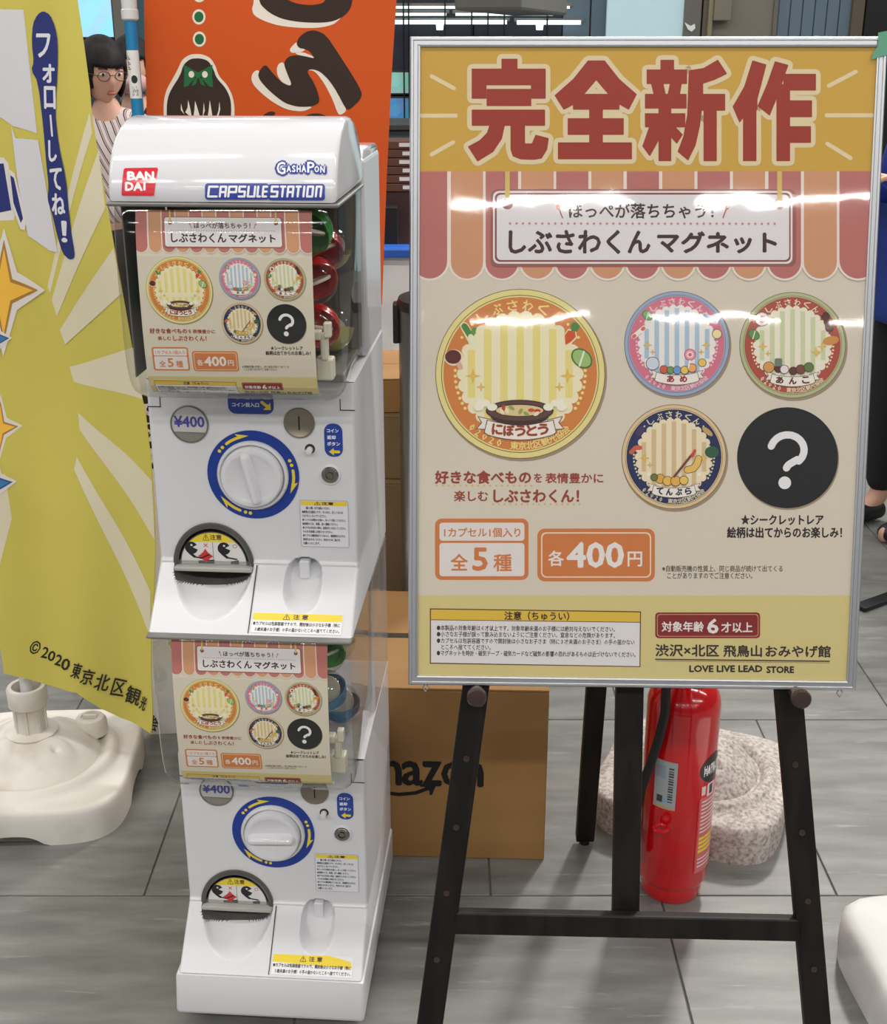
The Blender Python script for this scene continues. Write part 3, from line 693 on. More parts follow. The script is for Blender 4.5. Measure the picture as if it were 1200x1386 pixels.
# clear case: bulging front, rounded underside (y, z)
CASE = [(0.235, 0.600), (0.000, 0.600), (-0.006, 0.585), (-0.011, 0.54), (-0.013, 0.49), (-0.012, 0.43), (-0.008, 0.390), (-0.001, 0.367), (0.012, 0.350), (0.032, 0.342), (0.090, 0.341), (0.0935, 0.353), (0.235, 0.353)]
def case_y(z, inset=0.0):
    """front surface of the case at height z (upper part), used for the card behind it"""
    P = [(p[1], p[0]) for p in CASE[1:10]]
    for (za, ya), (zb, yb) in zip(P, P[1:]):
        if zb <= z <= za: return ya+(yb-ya)*(za-z)/(za-zb)
    return P[0][1] if z > P[0][0] else P[-1][1]
def card_path():
    """smooth polyline the card bends along, (y, z, arc length)"""
    P = [(0.010, 0.594), (0.004, 0.57), (0.000, 0.54), (-0.002, 0.49), (-0.002, 0.44), (0.000, 0.405), (0.003, 0.380), (0.009, 0.364), (0.022, 0.352), (0.07, 0.349)]
    out_ = []; s = 0
    for i, (y, z) in enumerate(P):
        if i: s += math.hypot(y-P[i-1][0], z-P[i-1][1])
        out_.append((y, z, s))
    return out_
CP = card_path()
def card_at(s):
    for a, b_ in zip(CP, CP[1:]):
        if s <= b_[2] or b_ is CP[-1]:
            t = (s-a[2])/(b_[2]-a[2]); y = a[0]+(b_[0]-a[0])*t; z = a[1]+(b_[1]-a[1])*t
            d = Vector((0, b_[0]-a[0], b_[1]-a[1])).normalized(); n = Vector((0, d.z, -d.y))   # outwards = -y
            if n.y > 0: n = -n
            return Vector((0, y, z)), n
KS = 0.226/(uR-uL)
vtop = SP(880, 233.5, PH)[1]
def card_fn(u, v, h):
    s = (vtop-v)*KS; p, n = card_at(max(0, s)); return Vector((u*KS, 0, 0))+p+n*h
HY, HB, HA = 0.123, 0.097, 0.125      # hood ellipse: centre y, height, depth
def hood_y(z):
    t = max(-1, min(1, (z-0.6055)/HB)); return HY-HA*math.sqrt(max(0, 1-t*t))
def mhood(px, py):
    z = .62
    for _ in range(25): x, z = ML(px, py, hood_y(min(z, .6955)))
    return (x, z)
BL, YW, WT = C(28, 58, 140), C(216, 190, 50), C(222, 222, 224)

def unit(label, grip_rot, upper):
    t = thing('capsule_machine', label, 'vending machine', MO + Vector((0, 0, ZU if upper else ZL)), MY)
    body = obj('body', make_shell() if upper else None or make_shell(), [M['white_plastic'], M['recess']], t)
    body.data.set_sharp_from_angle(angle=math.radians(50))
    # rear housing beside/behind the tank
    if upper:
        obj('rear_housing', box_bm(-.1462, .1492, .242, .43, .3515, .640, .008, 3), M['white_plastic'], t)
        hood = [(0.0, .6055)]+[(HY-HA*math.cos(math.radians(a)), .6055+HB*math.sin(math.radians(a))) for a in range(6, 160, 7)]
        hood += [(0.243, .632), (0.250, .640), (0.262, .652), (0.42, .648), (0.432, .640), (0.432, .6055)]
        h = obj('hood', extrude_profile(hood, -.1435, .147, .006, 3), M['white_gloss'], t, True, angle=50)
        H = Art(lambda x, y: mhood(x, y))
        hz = lambda a, b_: (140+a/2.857, 150+b_/2.857)
        rd = C(196, 30, 44)
        P = [hz(*q) for q in ((84, 221), (207, 219), (211, 224), (196, 324), (192, 328), (72, 327), (70, 322), (79, 226))]; H.poly(P, rd)
        def lt(ch, a, b_, c_, d, bold=.9, cc=WT, sk=0.0): 
            x0, y0 = hz(a, b_); x1, y1 = hz(c_, d); H.text(ch, x0, y0, x1, y1, cc, bold, rot=sk)
        lt('B', 94, 236, 122, 266); lt('A', 124, 236, 160, 266); lt('N', 163, 236, 194, 266); lt('D', 86, 277, 115, 307); lt('A', 118, 277, 150, 307); lt('I', 155.5, 277, 162.5, 307, .25)
        def hb(nm):
            H.build(nm, lambda x, z, h_: Vector((x, hood_y(z)-.0006-h_, z)), h, M['ink_gloss'], cuts=[((0, q, 0), (0, 1, 0)) for q in [.61+.006*i for i in range(14)]], lay=.00006); H.polys = []
        hb('red_badge')
        # station name: white letters in a navy outline
        x0, y0 = hz(383, 274); x1, y1 = hz(866, 352)
        nav = C(44, 60, 140)
        let = [('C', 402, 445), ('A', 447, 478), ('P', 480, 518), ('S', 502+18, 552), ('U', 555, 590), ('L', 592, 612), ('E', 612, 636), ('S', 645, 678), ('T', 680, 706), ('A', 708, 738), ('T', 740, 766), ('I', 770, 780), ('O', 784, 814), ('N', 818, 846)]
        Lb = H.layer
        for a, b_, c_, d in ((393, 280, 640, 343), (636, 282, 856, 345)):
            H.layer = Lb; X0, Y0 = hz(a, b_); X1, Y1 = hz(c_, d); H.rect(X0, Y0, X1, Y1, nav, 4)
        H.layer += 3
        # squared strokes for each letter
        seg = {'C': [[(1, 0), (0, 0), (0, 1), (1, 1)]], 'A': [[(0, 1), (0, 0), (1, 0), (1, 1)], [(0, .55), (1, .55)]], 'P': [[(0, 1), (0, 0), (1, 0), (1, .55), (0, .55)]], 'S': [[(1, 0), (0, 0), (0, .5), (1, .5), (1, 1), (0, 1)]],
               'U': [[(0, 0), (0, 1), (1, 1), (1, 0)]], 'L': [[(0, 0), (0, 1), (1, 1)]], 'E': [[(1, 0), (0, 0), (0, 1), (1, 1)], [(0, .5), (1, .5)]], 'T': [[(0, 0), (1, 0)], [(.5, 0), (.5, 1)]], 'I': [[(.5, 0), (.5, 1)]], 'O': [[(0, 0), (1, 0), (1, 1), (0, 1), (0, 0)]], 'N': [[(0, 1), (0, 0), (1, 0), (1, 1)]]}
        for ch, a, b_ in let:
            for st in seg[ch]:
                H.line([hz(a+5+(b_-a-10)*u-4*(v-.5), 293+38*v) for u, v in st], 2.9, WT)
        hb('station_lettering')
        # small rounded logo above it
        gx = [hz(*q) for q in ((636, 186), (876, 188), (872, 274), (630, 272))]; H.layer += 1
        glet = [('G', 668, 706, 196, 246), ('A', 706, 728, 210, 238), ('S', 727, 745, 210, 238), ('H', 745, 765, 210, 238), ('A', 764, 786, 208, 238), ('P', 786, 818, 196, 240), ('O', 814, 836, 212, 238), ('N', 836, 858, 212, 240)]
        for ch, a, b_, c_, d in glet: lt(ch, a, c_, b_, d, 2.2, nav)
        H.layer += 3
        for ch, a, b_, c_, d in glet: lt(ch, a+3, c_+2, b_-3, d-2, .35, WT)
        for (a, b_) in ((714, 242), (724, 246)): lt('?', a, b_, a+6, b_+6, .4, nav) if False else None
        hb('small_logo')
    else:
        obj('rear_cover', box_bm(-.1462, .1492, .242, .43, .3515, .600, .003, 1), M['milky'], t)
    # case
    cs = bmesh.new(); prf = CASE[1:]; RC = .024; rings = []
    nrm = []
    for i, (y, z) in enumerate(prf):
        a = prf[max(0, i-1)]; b_ = prf[min(len(prf)-1, i+1)]; d = Vector((b_[0]-a[0], b_[1]-a[1])).normalized()
        n_ = Vector((-d.y, d.x)); n_ = n_ if (n_.x > 0 or n_.y > 0) and not (n_.x < -.3) else -n_
        if i == 0: n_ = Vector((1, 0))
        if i >= len(prf)-4: n_ = Vector((0, 1)) if y > .05 else n_
        nrm.append(n_)
    xs_l = [(-1, a) for a in range(0, 91, 15)]+[(1, a) for a in range(90, -1, -15)]
    for sd, a in xs_l:
        ins = RC*(1-math.sin(math.radians(a))); xe = (-.143 if sd < 0 else .1455); x = xe - sd*RC*(1-math.cos(math.radians(a)))
        rings.append([cs.verts.new((x, y+nrm[i].x*ins, min(.5995, z+nrm[i].y*ins))) for i, (y, z) in enumerate(prf)])
    for a, b_ in zip(rings, rings[1:]):
        for i in range(len(prf)-1): cs.faces.new((a[i], b_[i], b_[i+1], a[i+1]))
    for rg_, fl_ in ((rings[0], False), (rings[-1], True)):
        tb0 = cs.verts.new((rg_[0].co.x, .235, .5995)); lp_ = list(rg_)+[tb0]; cs.faces.new(lp_ if fl_ else lp_[::-1])
    bmesh.ops.recalc_face_normals(cs, faces=cs.faces[:])
    obj('clear_case', cs, M['clear'], t, True, angle=60)
    # rims of the case
    rim = box_bm(-.146, .149, -.004, .242, .5995, .6045, .0015, 1); obj('case_rim', rim, M['grey_plastic'], t)
    obj('case_floor', box_bm(-.135, .138, .075, .235, .356, .368, .002, 1), M['milky'] if not upper else M['grey_plastic'], t)
    if upper: obj('case_liner', box_bm(-.1385, -.1365, .030, .225, .370, .596, .0006, 1), M['grey_plastic'], t)
    if upper: obj('case_back', box_bm(-.135, .138, .226, .234, .368, .598, .001, 1), M['recess'], t)
    # white dispensing arm and brackets seen at the right
    br = box_bm(.108, .132, .022, .044, .372, .402, .003); box_bm(.116, .126, .018, .032, .400, .436, .003, bm=br); box_bm(.104, .118, .014, .03, .428, .440, .002, bm=br); box_bm(.122, .132, .012, .024, .432, .452, .002, bm=br)
    obj('feed_bracket', br, mat('ivory_plastic', rgb(214, 208, 190), .4) if upper else bpy.data.materials['ivory_plastic'], t)
    # display card
    top_v = vtop; bot = [(0, vtop, 0), (0, 1, 0)]
    bc = bmesh.new(); rows = []
    smax = (vtop-vB)*KS
    for i in range(25):
        p, n = card_at(smax*i/24); rows.append([bc.verts.new(Vector((x, 0, 0))+p-n*.0006) for x in (-.113, .113)])
    for a, b_ in zip(rows, rows[1:]): bc.faces.new((a[0], b_[0], b_[1], a[1]))
    bmesh.ops.solidify(bc, geom=bc.faces[:], thickness=.0006)
    card = obj('display_card', bc, bpy.data.materials['paper'], t)
    cuts = [((0, vtop-smax/KS*i/18, 0), (0, 1, 0)) for i in range(1, 18)]
    A.build('printed_artwork', card_fn, card, M['ink'], cuts=cuts, clip=[((0, vtop, 0), (0, 1, 0)), ((uL, 0, 0), (-1, 0, 0)), ((uR, 0, 0), (1, 0, 0)), ((0, vB, 0), (0, -1, 0))], lay=.00006)
    # ---- front panel furniture
    def disc(name, x, z, prof, m, rot=0, n=40):
        b = lathe_bm(prof, n, 'Y-'); b.transform(Matrix.Translation((x, PY, z))); return obj(name, b, m, t, True)
    ring = disc('dial_ring', 0, .2125, [(.0665, 0), (.0665, .0012), (0, .0012)], mat('ring_blue', C(24, 52, 132), .35) if upper else bpy.data.materials['ring_blue'], n=64)
    D = Art(lambda x, y: (x, y))
    def arrow(a0, a1, d0, d1):
        R0 = .0585
        pts = [(R0*math.cos(math.radians(a0+(a1-a0)*i/8)), .2125+R0*math.sin(math.radians(a0+(a1-a0)*i/8))) for i in range(9)]
        D.line(pts, .0042, YW); 
        a = math.radians(a1); tx, tz = math.sin(a), -math.cos(a); cx_, cz_ = pts[-1]; nx_, nz_ = math.cos(a), math.sin(a)
        D.poly([(cx_+nx_*.0065-tx*.006, cz_+nz_*.0065-tz*.006), (cx_+tx*.013-nx_*.001, cz_+tz*.013-nz_*.001), (cx_-nx_*.002-tx*.001, cz_-nz_*.002-tz*.001)], YW)
        for d in (d0, d1): D.ell(R0*math.cos(math.radians(d)), .2125+R0*math.sin(math.radians(d)), .0026, None, YW, 12)
    for q_ in ((128, 106, 143, 136), (8, -14, 23, 16), (248, 226, 263, 256)):
        D.polys = []; arrow(*q_); D.build('ring_arrow', lambda x, z, h_: Vector((x, PY-.0014-h_, z)), ring, M['ink_gloss'])
    disc('dial_collar', 0, .2125, [(.0515, 0), (.0515, .006), (.0495, .0085), (.0475, .0085), (.0455, .006), (.0455, .003), (0, .003)], M['white_plastic'], n=64)
    kn = disc('turn_dial', 0, .2125, [(.0445, .003), (.0445, .014), (.0425, .0175), (.038, .0185), (.035, .0175), (.03, .0155), (0, .0145)], M['white_gloss'], n=64)
    g = bmesh.new()
    gg = lathe_bm([(.0085, 0), (.0075, .006), (.0048, .0125), (.0025, .0145), (0, .015)], 24, 'Y-')
    for v in gg.verts:
        v.co.z *= 1.0
        if v.co.z > 0: v.co.z += .031
        else: v.co.z -= .031
    gg.transform(Matrix.Rotation(grip_rot, 4, 'Y')); gg.transform(Matrix.Translation((0, PY-.0145, .2125))); obj('grip_bar', gg, M['white_gloss'], kn, True)
    pw = disc('price_window', -.0875, .2865, [(.0275, 0), (.0275, .0022), (.0262, .003), (.0255, .0012), (0, .0012)], M['grey_plastic'], n=48)
    W_ = Art(lambda x, y: (x, y)); cirp = [(-.0875+.0253*math.cos(math.radians(a)), .2865+.0253*math.sin(math.radians(a))) for a in range(-28, 209, 9)]
    W_.poly(cirp, C(176, 174, 172)); W_.poly([(-.0875+.0253*math.cos(math.radians(a)), .2865+.0253*math.sin(math.radians(a))) for a in range(208, 333, 9)], C(122, 119, 112))
    nb = C(62, 62, 140)
    W_.text('¥400', -.0875-.0215, .2985, -.0875+.0215, .2825, nb, .0006)
    W_.build('price_print', lambda x, z, h_: Vector((x, PY-.0014-h_, z)), pw, M['ink_gloss'])
    cn = disc('coin_slot', .0697, .2915, [(.0222, 0), (.0222, .002), (.0212, .0034), (.0195, .0034), (.0185, .0026), (0, .0026)], M['sealed'], n=48)
    obj('slot_opening', box_bm(.0684, .071, PY-.0031, PY-.001, .281, .302, .0008, 1), M['black'], cn)
    bh = disc('return_button', .0835, .2535, [(.0072, 0), (.0072, .0006), (0, .0006)], M['dark_plastic'], n=24)
    b = lathe_bm([(.0047, .0), (.0047, .010), (.004, .0115), (0, .012)], 20, 'Y-'); b.transform(Matrix.Translation((.0832, PY, .2525))); obj('button_cap', b, M['white_plastic'], bh, True)
    lk_ = disc('lock', .1112, .2155, [(.0155, 0), (.0150, .0022), (.0128, .003), (.0118, .001), (0, .001)], M['white_plastic'], n=32)
    b = lathe_bm([(.0115, .0008), (.0115, .0035), (.0105, .0045), (.0062, .0045), (.006, .0015), (.0042, .0015), (.004, .0042), (0, .0042)], 28, 'Y-'); b.transform(Matrix.Translation((.1112, PY, .2155))); obj('lock_cylinder', b, M['steel'], lk_, True)
    # printed labels on the panel
    P_ = Art(lambda x, y: (x, y)); Q = .0005
    P_.rect(-.0305, .303, .0345, .337, BL, .011)
    P_.text('コイン投入口', -.0245, .3195, .0135, .3135, WT, .0002); P_.line([(.018, .3205), (.0255, .3145)], .0045, YW); P_.poly([(.0300, .3095), (.0300, .3205), (.0195, .3095)], YW)
    P_.rect(.1045, .2425, .1305, .2915, BL, .0115)
    P_.text('コイン', .1085, .2835, .1250, .2785, WT, .0002); P_.text('返却', .1085, .274, .1205, .2685, WT, .0002); P_.text('ボタン', .1085, .2645, .1265, .2590, WT, .0002)
    P_.line([(.1165, .250), (.1245, .250)], .0042, YW); P_.poly([(.1105, .250), (.1175, .2555), (.1175, .2445)], YW)
    P_.rect(.0650, .1035, .1360, .1765, C(170, 172, 178), .003); P_.rect(.0662, .1047, .1348, .1753, C(206, 206, 212), .002); P_.rect(.0670, .1682, .1340, .1747, YW)
    P_.text('⚠注意', .0865, .1738, .1145, .1690, C(50, 44, 40), .0002)
    tl = ['購入の際、必ずお読みください。', '●硬貨は正面投入です。せいかに、正しくお入れ', 'さかさにしないでください。', '●ハンドルは時計の方向へ、ゆっくり回してください。', '●故障などは、係員、店へ連絡ください。', '●カプセルが出ない時は、返却ボタンをおしてください。', 'そのまま係員にお知らせください。', '●カプセル開封時はていねいに、破損時はただちに', '使用をおやめください。安全のためご協力を', 'お願いいたします。']
    for i, s_ in enumerate(tl):
        zt = .1662-i*.0061; wd = min(.063, len(s_)*.0027)
        P_.text(s_, .0685+(.006 if i == 0 else 0), zt, .0685+wd, zt-.0040, C(56, 54, 60), .00012, res=1)
    P_.build('panel_labels', lambda x, z, h_: Vector((x, PY-Q-h_, z)), t, M['ink_gloss'])
    # tray sticker
    T_ = Art(lambda x, y: (x, y))
    T_.rect(.0025, .0025, .1330, .0237, C(206, 206, 206)); T_.rect(.0032, .0032, .1322, .0152, C(216, 214, 214)); 
    if upper: T_.rect(.0032, .0160, .1322, .0232, YW)
    else: T_.poly([(.0032, .0155), (.1322, .0120), (.1290, .0185), (.0950, .0238), (.0032, .0232)], YW)
    T_.text('⚠ 注 意', .047, .0222, .083, .0168, C(60, 50, 40), .0002)
    T_.text('●カプセルは包装容器ですので、開封後は小さなお子様（特に', .0045, .0143, .1300, .0103, C(52, 50, 54), .00015, res=1)
    T_.text('３歳未満のお子様）の手の届かないところへ捨ててください。', .0080, .0083, .1300, .0043, C(52, 50, 54), .00015, res=1)
    ns = Vector((0, -TZ, (PY-.008))).normalized()
    T_.build('tray_label', lambda x, z, h_: Vector((x, tray_y(z+.0015)-.001, z)) + ns*(h_+.0005), t, M['ink_gloss'], cuts=None)
    # seam between the two tray halves, corner notches
    sm = bmesh.new(); 
    for z0, z1 in ((.002, .074),): beam_bm((-.0008-.0002, tray_y(z0+.0015)-.0012, z0), (-.0008, tray_y(z1)-.0012, z1), .0014, .0014, (0, -1, 1), 0, bm=sm)
    obj('tray_seam', sm, M['dark_plastic'], t)
    for x0, x1, xs in ((-.1462, -.127, -.1275), (.128, .149, .1285)):
        nt_ = box_bm(x0, x1, PY-.0006, PY, .3105, .3118); box_bm(xs-.0006, xs+.0006, PY-.0006, PY, .3105, .327, bm=nt_)
        obj('door_notch', nt_, M['dark_plastic'], t)
    # hatch: dark frame, clear flap with its pictogram sticker, ledge
    fr_ = bmesh.new(); no = 40; R1, R0 = 1.0, .90
    rings = []
    for i in range(no+1):
        a = math.pi*i/no; c_, s_ = math.cos(a), math.sin(a); q = []
        for (k, dy) in ((1.03, 0), (1.03, -.003), (.97, -.0045), (.90, -.003), (.88, .02)):
            q.append(fr_.verts.new((-.066+.0585*k*c_, PY+dy, .070+.0655*k*s_)))
        rings.append(q)
    for a, b_ in zip(rings, rings[1:]):
        for k in range(4): fr_.faces.new((a[k], a[k+1], b_[k+1], b_[k]))
    bmesh.ops.recalc_face_normals(fr_, faces=fr_.faces[:]); obj('hatch_frame', fr_, mat('hatch_grey', rgb(84, 81, 78), .3, coat=.3) if upper else bpy.data.materials['hatch_grey'], t, True)
    fl = obj('hatch_flap', box_bm(-.066-.0565, -.066+.0575, PY-.002, PY+.002, .071, .078, .001, 2), M['clear_grey'], t)
    obj('flap_ledge', box_bm(-.066-.0575, -.066+.0585, PY-.0125, PY+.012, .0640, .0712, .002, 2), bpy.data.materials.get('ledge_clear') or mat('ledge_clear', rgb(176, 174, 168), .15, coat=.5), fl)
    G = Art(lambda x, y: (x, y)); hx, hz_, ax, az = -.066, .0715, .0500, .0520
    def half(k, c, lo=0): G.poly([(hx+ax*k*math.cos(math.radians(a)), hz_+az*k*math.sin(math.radians(a))) for a in range(int(lo), 181-int(lo), 6)], c)
    half(1.0, C(84, 80, 76)); half(.97, C(204, 202, 200)); half(.97, YW, 45)
    G.text('⚠注意', hx-.014, hz_+az*.92, hx+.014, hz_+az*.74, C(60, 50, 40), .0002)
    k_ = C(26, 26, 28)
    G.line([(hx, hz_+.002), (hx, hz_+az*.68)], .0009, C(120, 118, 116))
    for s_, face in ((-1, -.032), (1, .0165)):
        fx = hx+face; fz = hz_+.026
        G.ell(fx, fz, .0095, .0098, k_, 24); G.poly([(fx+.002, fz+.001), (fx+.0105, fz+.006), (fx+.0105, fz-.003)], C(204, 202, 200)); G.ell(fx+.0005, fz+.0045, .0017, None, C(204, 202, 200), 10)
        G.line([(fx-.003, fz-.008), (fx+.004, fz-.014)], .004, k_); G.line([(fx+.004, fz-.014), (fx+.018, fz-.0165)], .0022, k_)
        G.poly([(fx+.009, hz_+.0015), (fx+.027-.006*s_, hz_+.0015), (fx+.027-.006*s_, hz_+.008), (fx+.009, hz_+.006)], k_)
    G.star4(hx-.0115, hz_+.0135, .0115, C(190, 40, 44), .55); G.star4(hx-.0115, hz_+.0135, .008, C(190, 40, 44), .9); G.line([(hx-.019, hz_+.010), (hx-.006, hz_+.016)], .0022, k_)
    G.line([(hx-.013, hz_+.028), (hx-.008, hz_+.033)], .001, C(190, 40, 44)); G.line([(hx-.013, hz_+.033), (hx-.008, hz_+.028)], .001, C(190, 40, 44))
    G.ell(hx+.033, hz_+.030, .0032, None, C(190, 60, 64), 14); G.ell(hx+.033, hz_+.030, .0023, None, C(204, 202, 200), 14)
    G.build('hatch_sticker', lambda x, z, h_: Vector((x, PY-.001-h_, z)), fl, M['ink_gloss'])
    obj('return_flap', box_bm(.0615, .076, PY-.004, PY+.018, .054, .0815, .001, 1), M['white_plastic'], t)
    return t
M['clear_grey'] = clear_mat('hatch_clear', (0.72, 0.72, 0.70, 1), 0.05, milky=.12)
up_m = unit('upper of the two white capsule toy machines, with the curved hood and red badge', math.radians(-12), True)
lo_m = unit('lower of the two white capsule toy machines, its dial grip turned level', math.radians(88), False)
for t_ in (lo_m,):
    pass
# base cabinet
bs = thing('machine_base', 'low white base on black casters under the lower capsule machine', 'machine stand', MO, MY)
prof = [(-.004, .034), (-.006, .040), (.006, .1005), (.43, .1005), (.43, .030), (.0, .030)]
obj('base_body', extrude_profile(prof, -.152, .1525, .006, 3), M['white_plastic'], bs, True, angle=30)
for x in (-.11, .11):
    for y in (.05, .37):
        c = tube_bm([(x-.011, y, .019), (x+.011, y, .019)], .0185, 18); c2 = box_bm(x-.014, x+.014, y-.008, y+.02, .022, .031, .002); merge(c, c2)
        obj('caster', c, M['black'], bs)
# capsules inside the tanks
def capsule(c, alpha_name):
    r = .0315
    t = thing('capsule', 'x', 'toy capsule')
    n = 9
    lower = lathe_bm([(0, -r)]+[(r*math.cos(math.radians(a)), r*math.sin(math.radians(a))) for a in range(-80, 1, 10)]+[(r*1.015, .001), (r*1.015, .004), (r*.97, .004)], 24, cap=False)
    obj('tinted_half', lower, c, t, True)
    upper = lathe_bm([(r*.98, .003)]+[(r*.98*math.cos(math.radians(a)), .003+r*.95*math.sin(math.radians(a))) for a in range(10, 90, 10)]+[(0, .003+r*.95)], 24, cap=False)
    obj('clear_half', upper, M['clear'], t, True)
    # badge packed in the capsule
    d = lathe_bm([(0, -.002), (.022, -.002), (.0225, 0), (.022, .002), (0, .002)], 24); d.transform(Matrix.Rotation(.9, 4, 'X')); d.transform(Matrix.Translation((0, 0, .003)))
    obj('packed_badge', d, M['packed'], t, True)
    return t
M['packed'] = mat('packed_badge', rgb(206, 196, 180), .4)
def tint(name, r, g, b):
    m = mat(name, rgb(r, g, b), .12, coat=.5, trans=0.35); return m
cm = {'red': tint('capsule_red', 206, 30, 34), 'green': tint('capsule_green', 70, 170, 70), 'blue': tint('capsule_blue', 50, 120, 170), 'yellow': tint('capsule_yellow', 196, 190, 100), 'white': tint('capsule_white', 216, 212, 204)}
protos = {}
spots = [(1, 'red', .104, .062, .498, 'red capsule under the green one at the right of the upper tank'), (1, 'red', .103, .076, .433, 'lowest red capsule above the white feed bracket in the upper tank'), (1, 'green', .100, .060, .563, 'green capsule at the very top right of the upper tank'),
         (1, 'red', .104, .120, .530, 'red capsule further back in the right side of the upper tank'), (1, 'yellow', .104, .190, .520, 'pale yellow capsule at the back right of the upper tank'), (1, 'yellow', .105, .185, .405, 'pale yellow capsule low at the back right of the upper tank'),
         (1, 'green', -.100, .070, .470, 'green capsule by the left wall of the upper tank'), (1, 'white', -.101, .12, .405, 'milky white capsule low by the left wall of the upper tank'),
         (0, 'green', .100, .060, .555, 'green capsule at the top right of the lower tank'), (0, 'blue', .100, .060, .490, 'blue capsule under the green one in the lower tank'), (0, 'green', .104, .13, .540, 'green capsule behind the first one in the lower tank'),
         (0, 'yellow', -.106, .075, .560, 'pale yellow capsule at the upper left of the lower tank'), (0, 'white', -.106, .085, .490, 'milky white capsule by the left wall of the lower tank'), (0, 'blue', .102, .175, .405, 'blue capsule low at the back right of the lower tank')]
for upf, c, x, y, z, lb in spots:
    if c not in protos: protos[c] = t = capsule(cm[c], c)
    else: t = copy_tree(protos[c])
    t['label'] = lb; t['group'] = 'capsules in the tanks'
    t.location = MO + m_x*x + m_y*y + Vector((0, 0, z+(ZU if upf else ZL))); t.rotation_euler = ((2.3 if c in ('red', 'green') else 0)+random.uniform(-.4, .4), random.uniform(-.5, .5), random.uniform(-.5, .5))
# ================================================================ banner bases
def water_base(name, label, m, loc, rz, R, cap=True, socket=True, group=None):
    t = thing(name, label, 'banner base', loc, rz, group)
    b = bmesh.new(); na = 112; rad = []
    def hgt(q, a, x, y):
        h = .083
        if q < .80:                                  # dome
            h = .088+.062*math.cos(min(1, q/.80)*math.pi/2)**.8
        elif q < .85: h = .082
        elif q < 1.06: h = .084+.012*math.sin((q-.85)/.21*math.pi)
        for k in range(4):                            # leaf-shaped pads with a dimple
            A_ = math.radians(45+90*k)
            px, py = .52*math.cos(A_), .52*math.sin(A_); dd = math.hypot(q*math.cos(a)-px, q*math.sin(a)-py)
            if dd < .24: h += .009*(1-(dd/.24)**4)
            if dd < .05: h -= .016*(1-dd/.05)
        return h
    qs = [.0, .06, .12, .18, .24, .28, .32, .36, .40, .43, .46, .49, .52, .55, .58, .61, .64, .68, .72, .76, .795, .81, .845, .87, .91, .955, 1.0, 1.04, 1.065]
    Rr = R*.80
    def sup(a):
        c_, s_ = abs(math.cos(a)), abs(math.sin(a)); return R/((c_**4.6+s_**4.6)**(1/4.6))
    rings = []
    for q in qs:
        rings.append([b.verts.new((q*Rr*math.cos(2*math.pi*i/na), q*Rr*math.sin(2*math.pi*i/na), hgt(q, 2*math.pi*i/na, 0, 0))) for i in range(na)] if q else [b.verts.new((0, 0, hgt(0, 0, 0, 0)))])
    for k in (.3, .65, 1.0):
        rings.append([])
        for i in range(na):
            a = 2*math.pi*i/na; r = Rr*1.065+(sup(a)*.955-Rr*1.065)*k; rings[-1].append(b.verts.new((r*math.cos(a), r*math.sin(a), .083-.004*k)))
    for rr_, z in ((.982, .0765), (.996, .068), (1.0, .055), (.998, .03), (.992, 0)):
        rings.append([])
        for i in range(na):
            a = 2*math.pi*i/na; r = sup(a)*rr_; zz = z
            if z < .04:                                # arched cut-outs between the feet
                ph = (a % (math.pi/2))-math.pi/4+math.pi/4
                e = abs(((a+math.pi/4) % (math.pi/2))-math.pi/4); 
                if e < .30: zz = max(z, .022*(1-(e/.30)**3)+z*.5)
            rings[-1].append(b.verts.new((r*math.cos(a), r*math.sin(a), zz)))
    for a_, c_ in zip(rings, rings[1:]):
        for i in range(na):
            j = (i+1) % na
            b.faces.new((a_[0], c_[i], c_[j]) if len(a_) == 1 else (a_[i], c_[i], c_[j], a_[j]))
    b.faces.new(rings[-1][::-1])
    obj('base_tank', b, m, t, True, angle=55)
    if socket:
        so = lathe_bm([(.052, .140), (.054, .146), (.050, .149), (.031, .150), (.031, .205), (.040, .208), (.041, .245), (.038, .250), (.030, .250), (.028, .20)], 28, cap=False)
        obj('pole_socket', so, m, t, True)
        for k in range(8):
            a = k*math.pi/4; rb = box_bm(-.003, .003, .028, .034, .150, .205); rb.transform(Matrix.Rotation(a, 4, 'Z'));
            obj('socket_rib', rb, m, t)
    if cap:
        cpb = lathe_bm([(.036, .09), (.034, .118), (.029, .126), (.020, .128), (.019, .124), (0, .124)], 24); cpb.transform(Matrix.Translation((R*.50, R*.36, .004)))
        cp = obj('filler_cap', cpb, m, t, True)
        sl = box_bm(-.015, .015, -.004, .004, .126, .134, .001); sl.transform(Matrix.Translation((R*.50, R*.36, .002))); obj('cap_grip', sl, m, cp)
    return t
lb_c = at_z(46, 985, .15)
water_base('banner_weight', 'clean white plastic water-filled base under the yellow banner', M['base_white'], (lb_c.x-.005, lb_c.y+.0, 0), math.radians(3), .208)
water_base('banner_weight', 'dirt-speckled white plastic base behind the fire extinguisher', M['base_dirty'], (.528, 2.268, 0), math.radians(-23), .192, cap=False, socket=False)
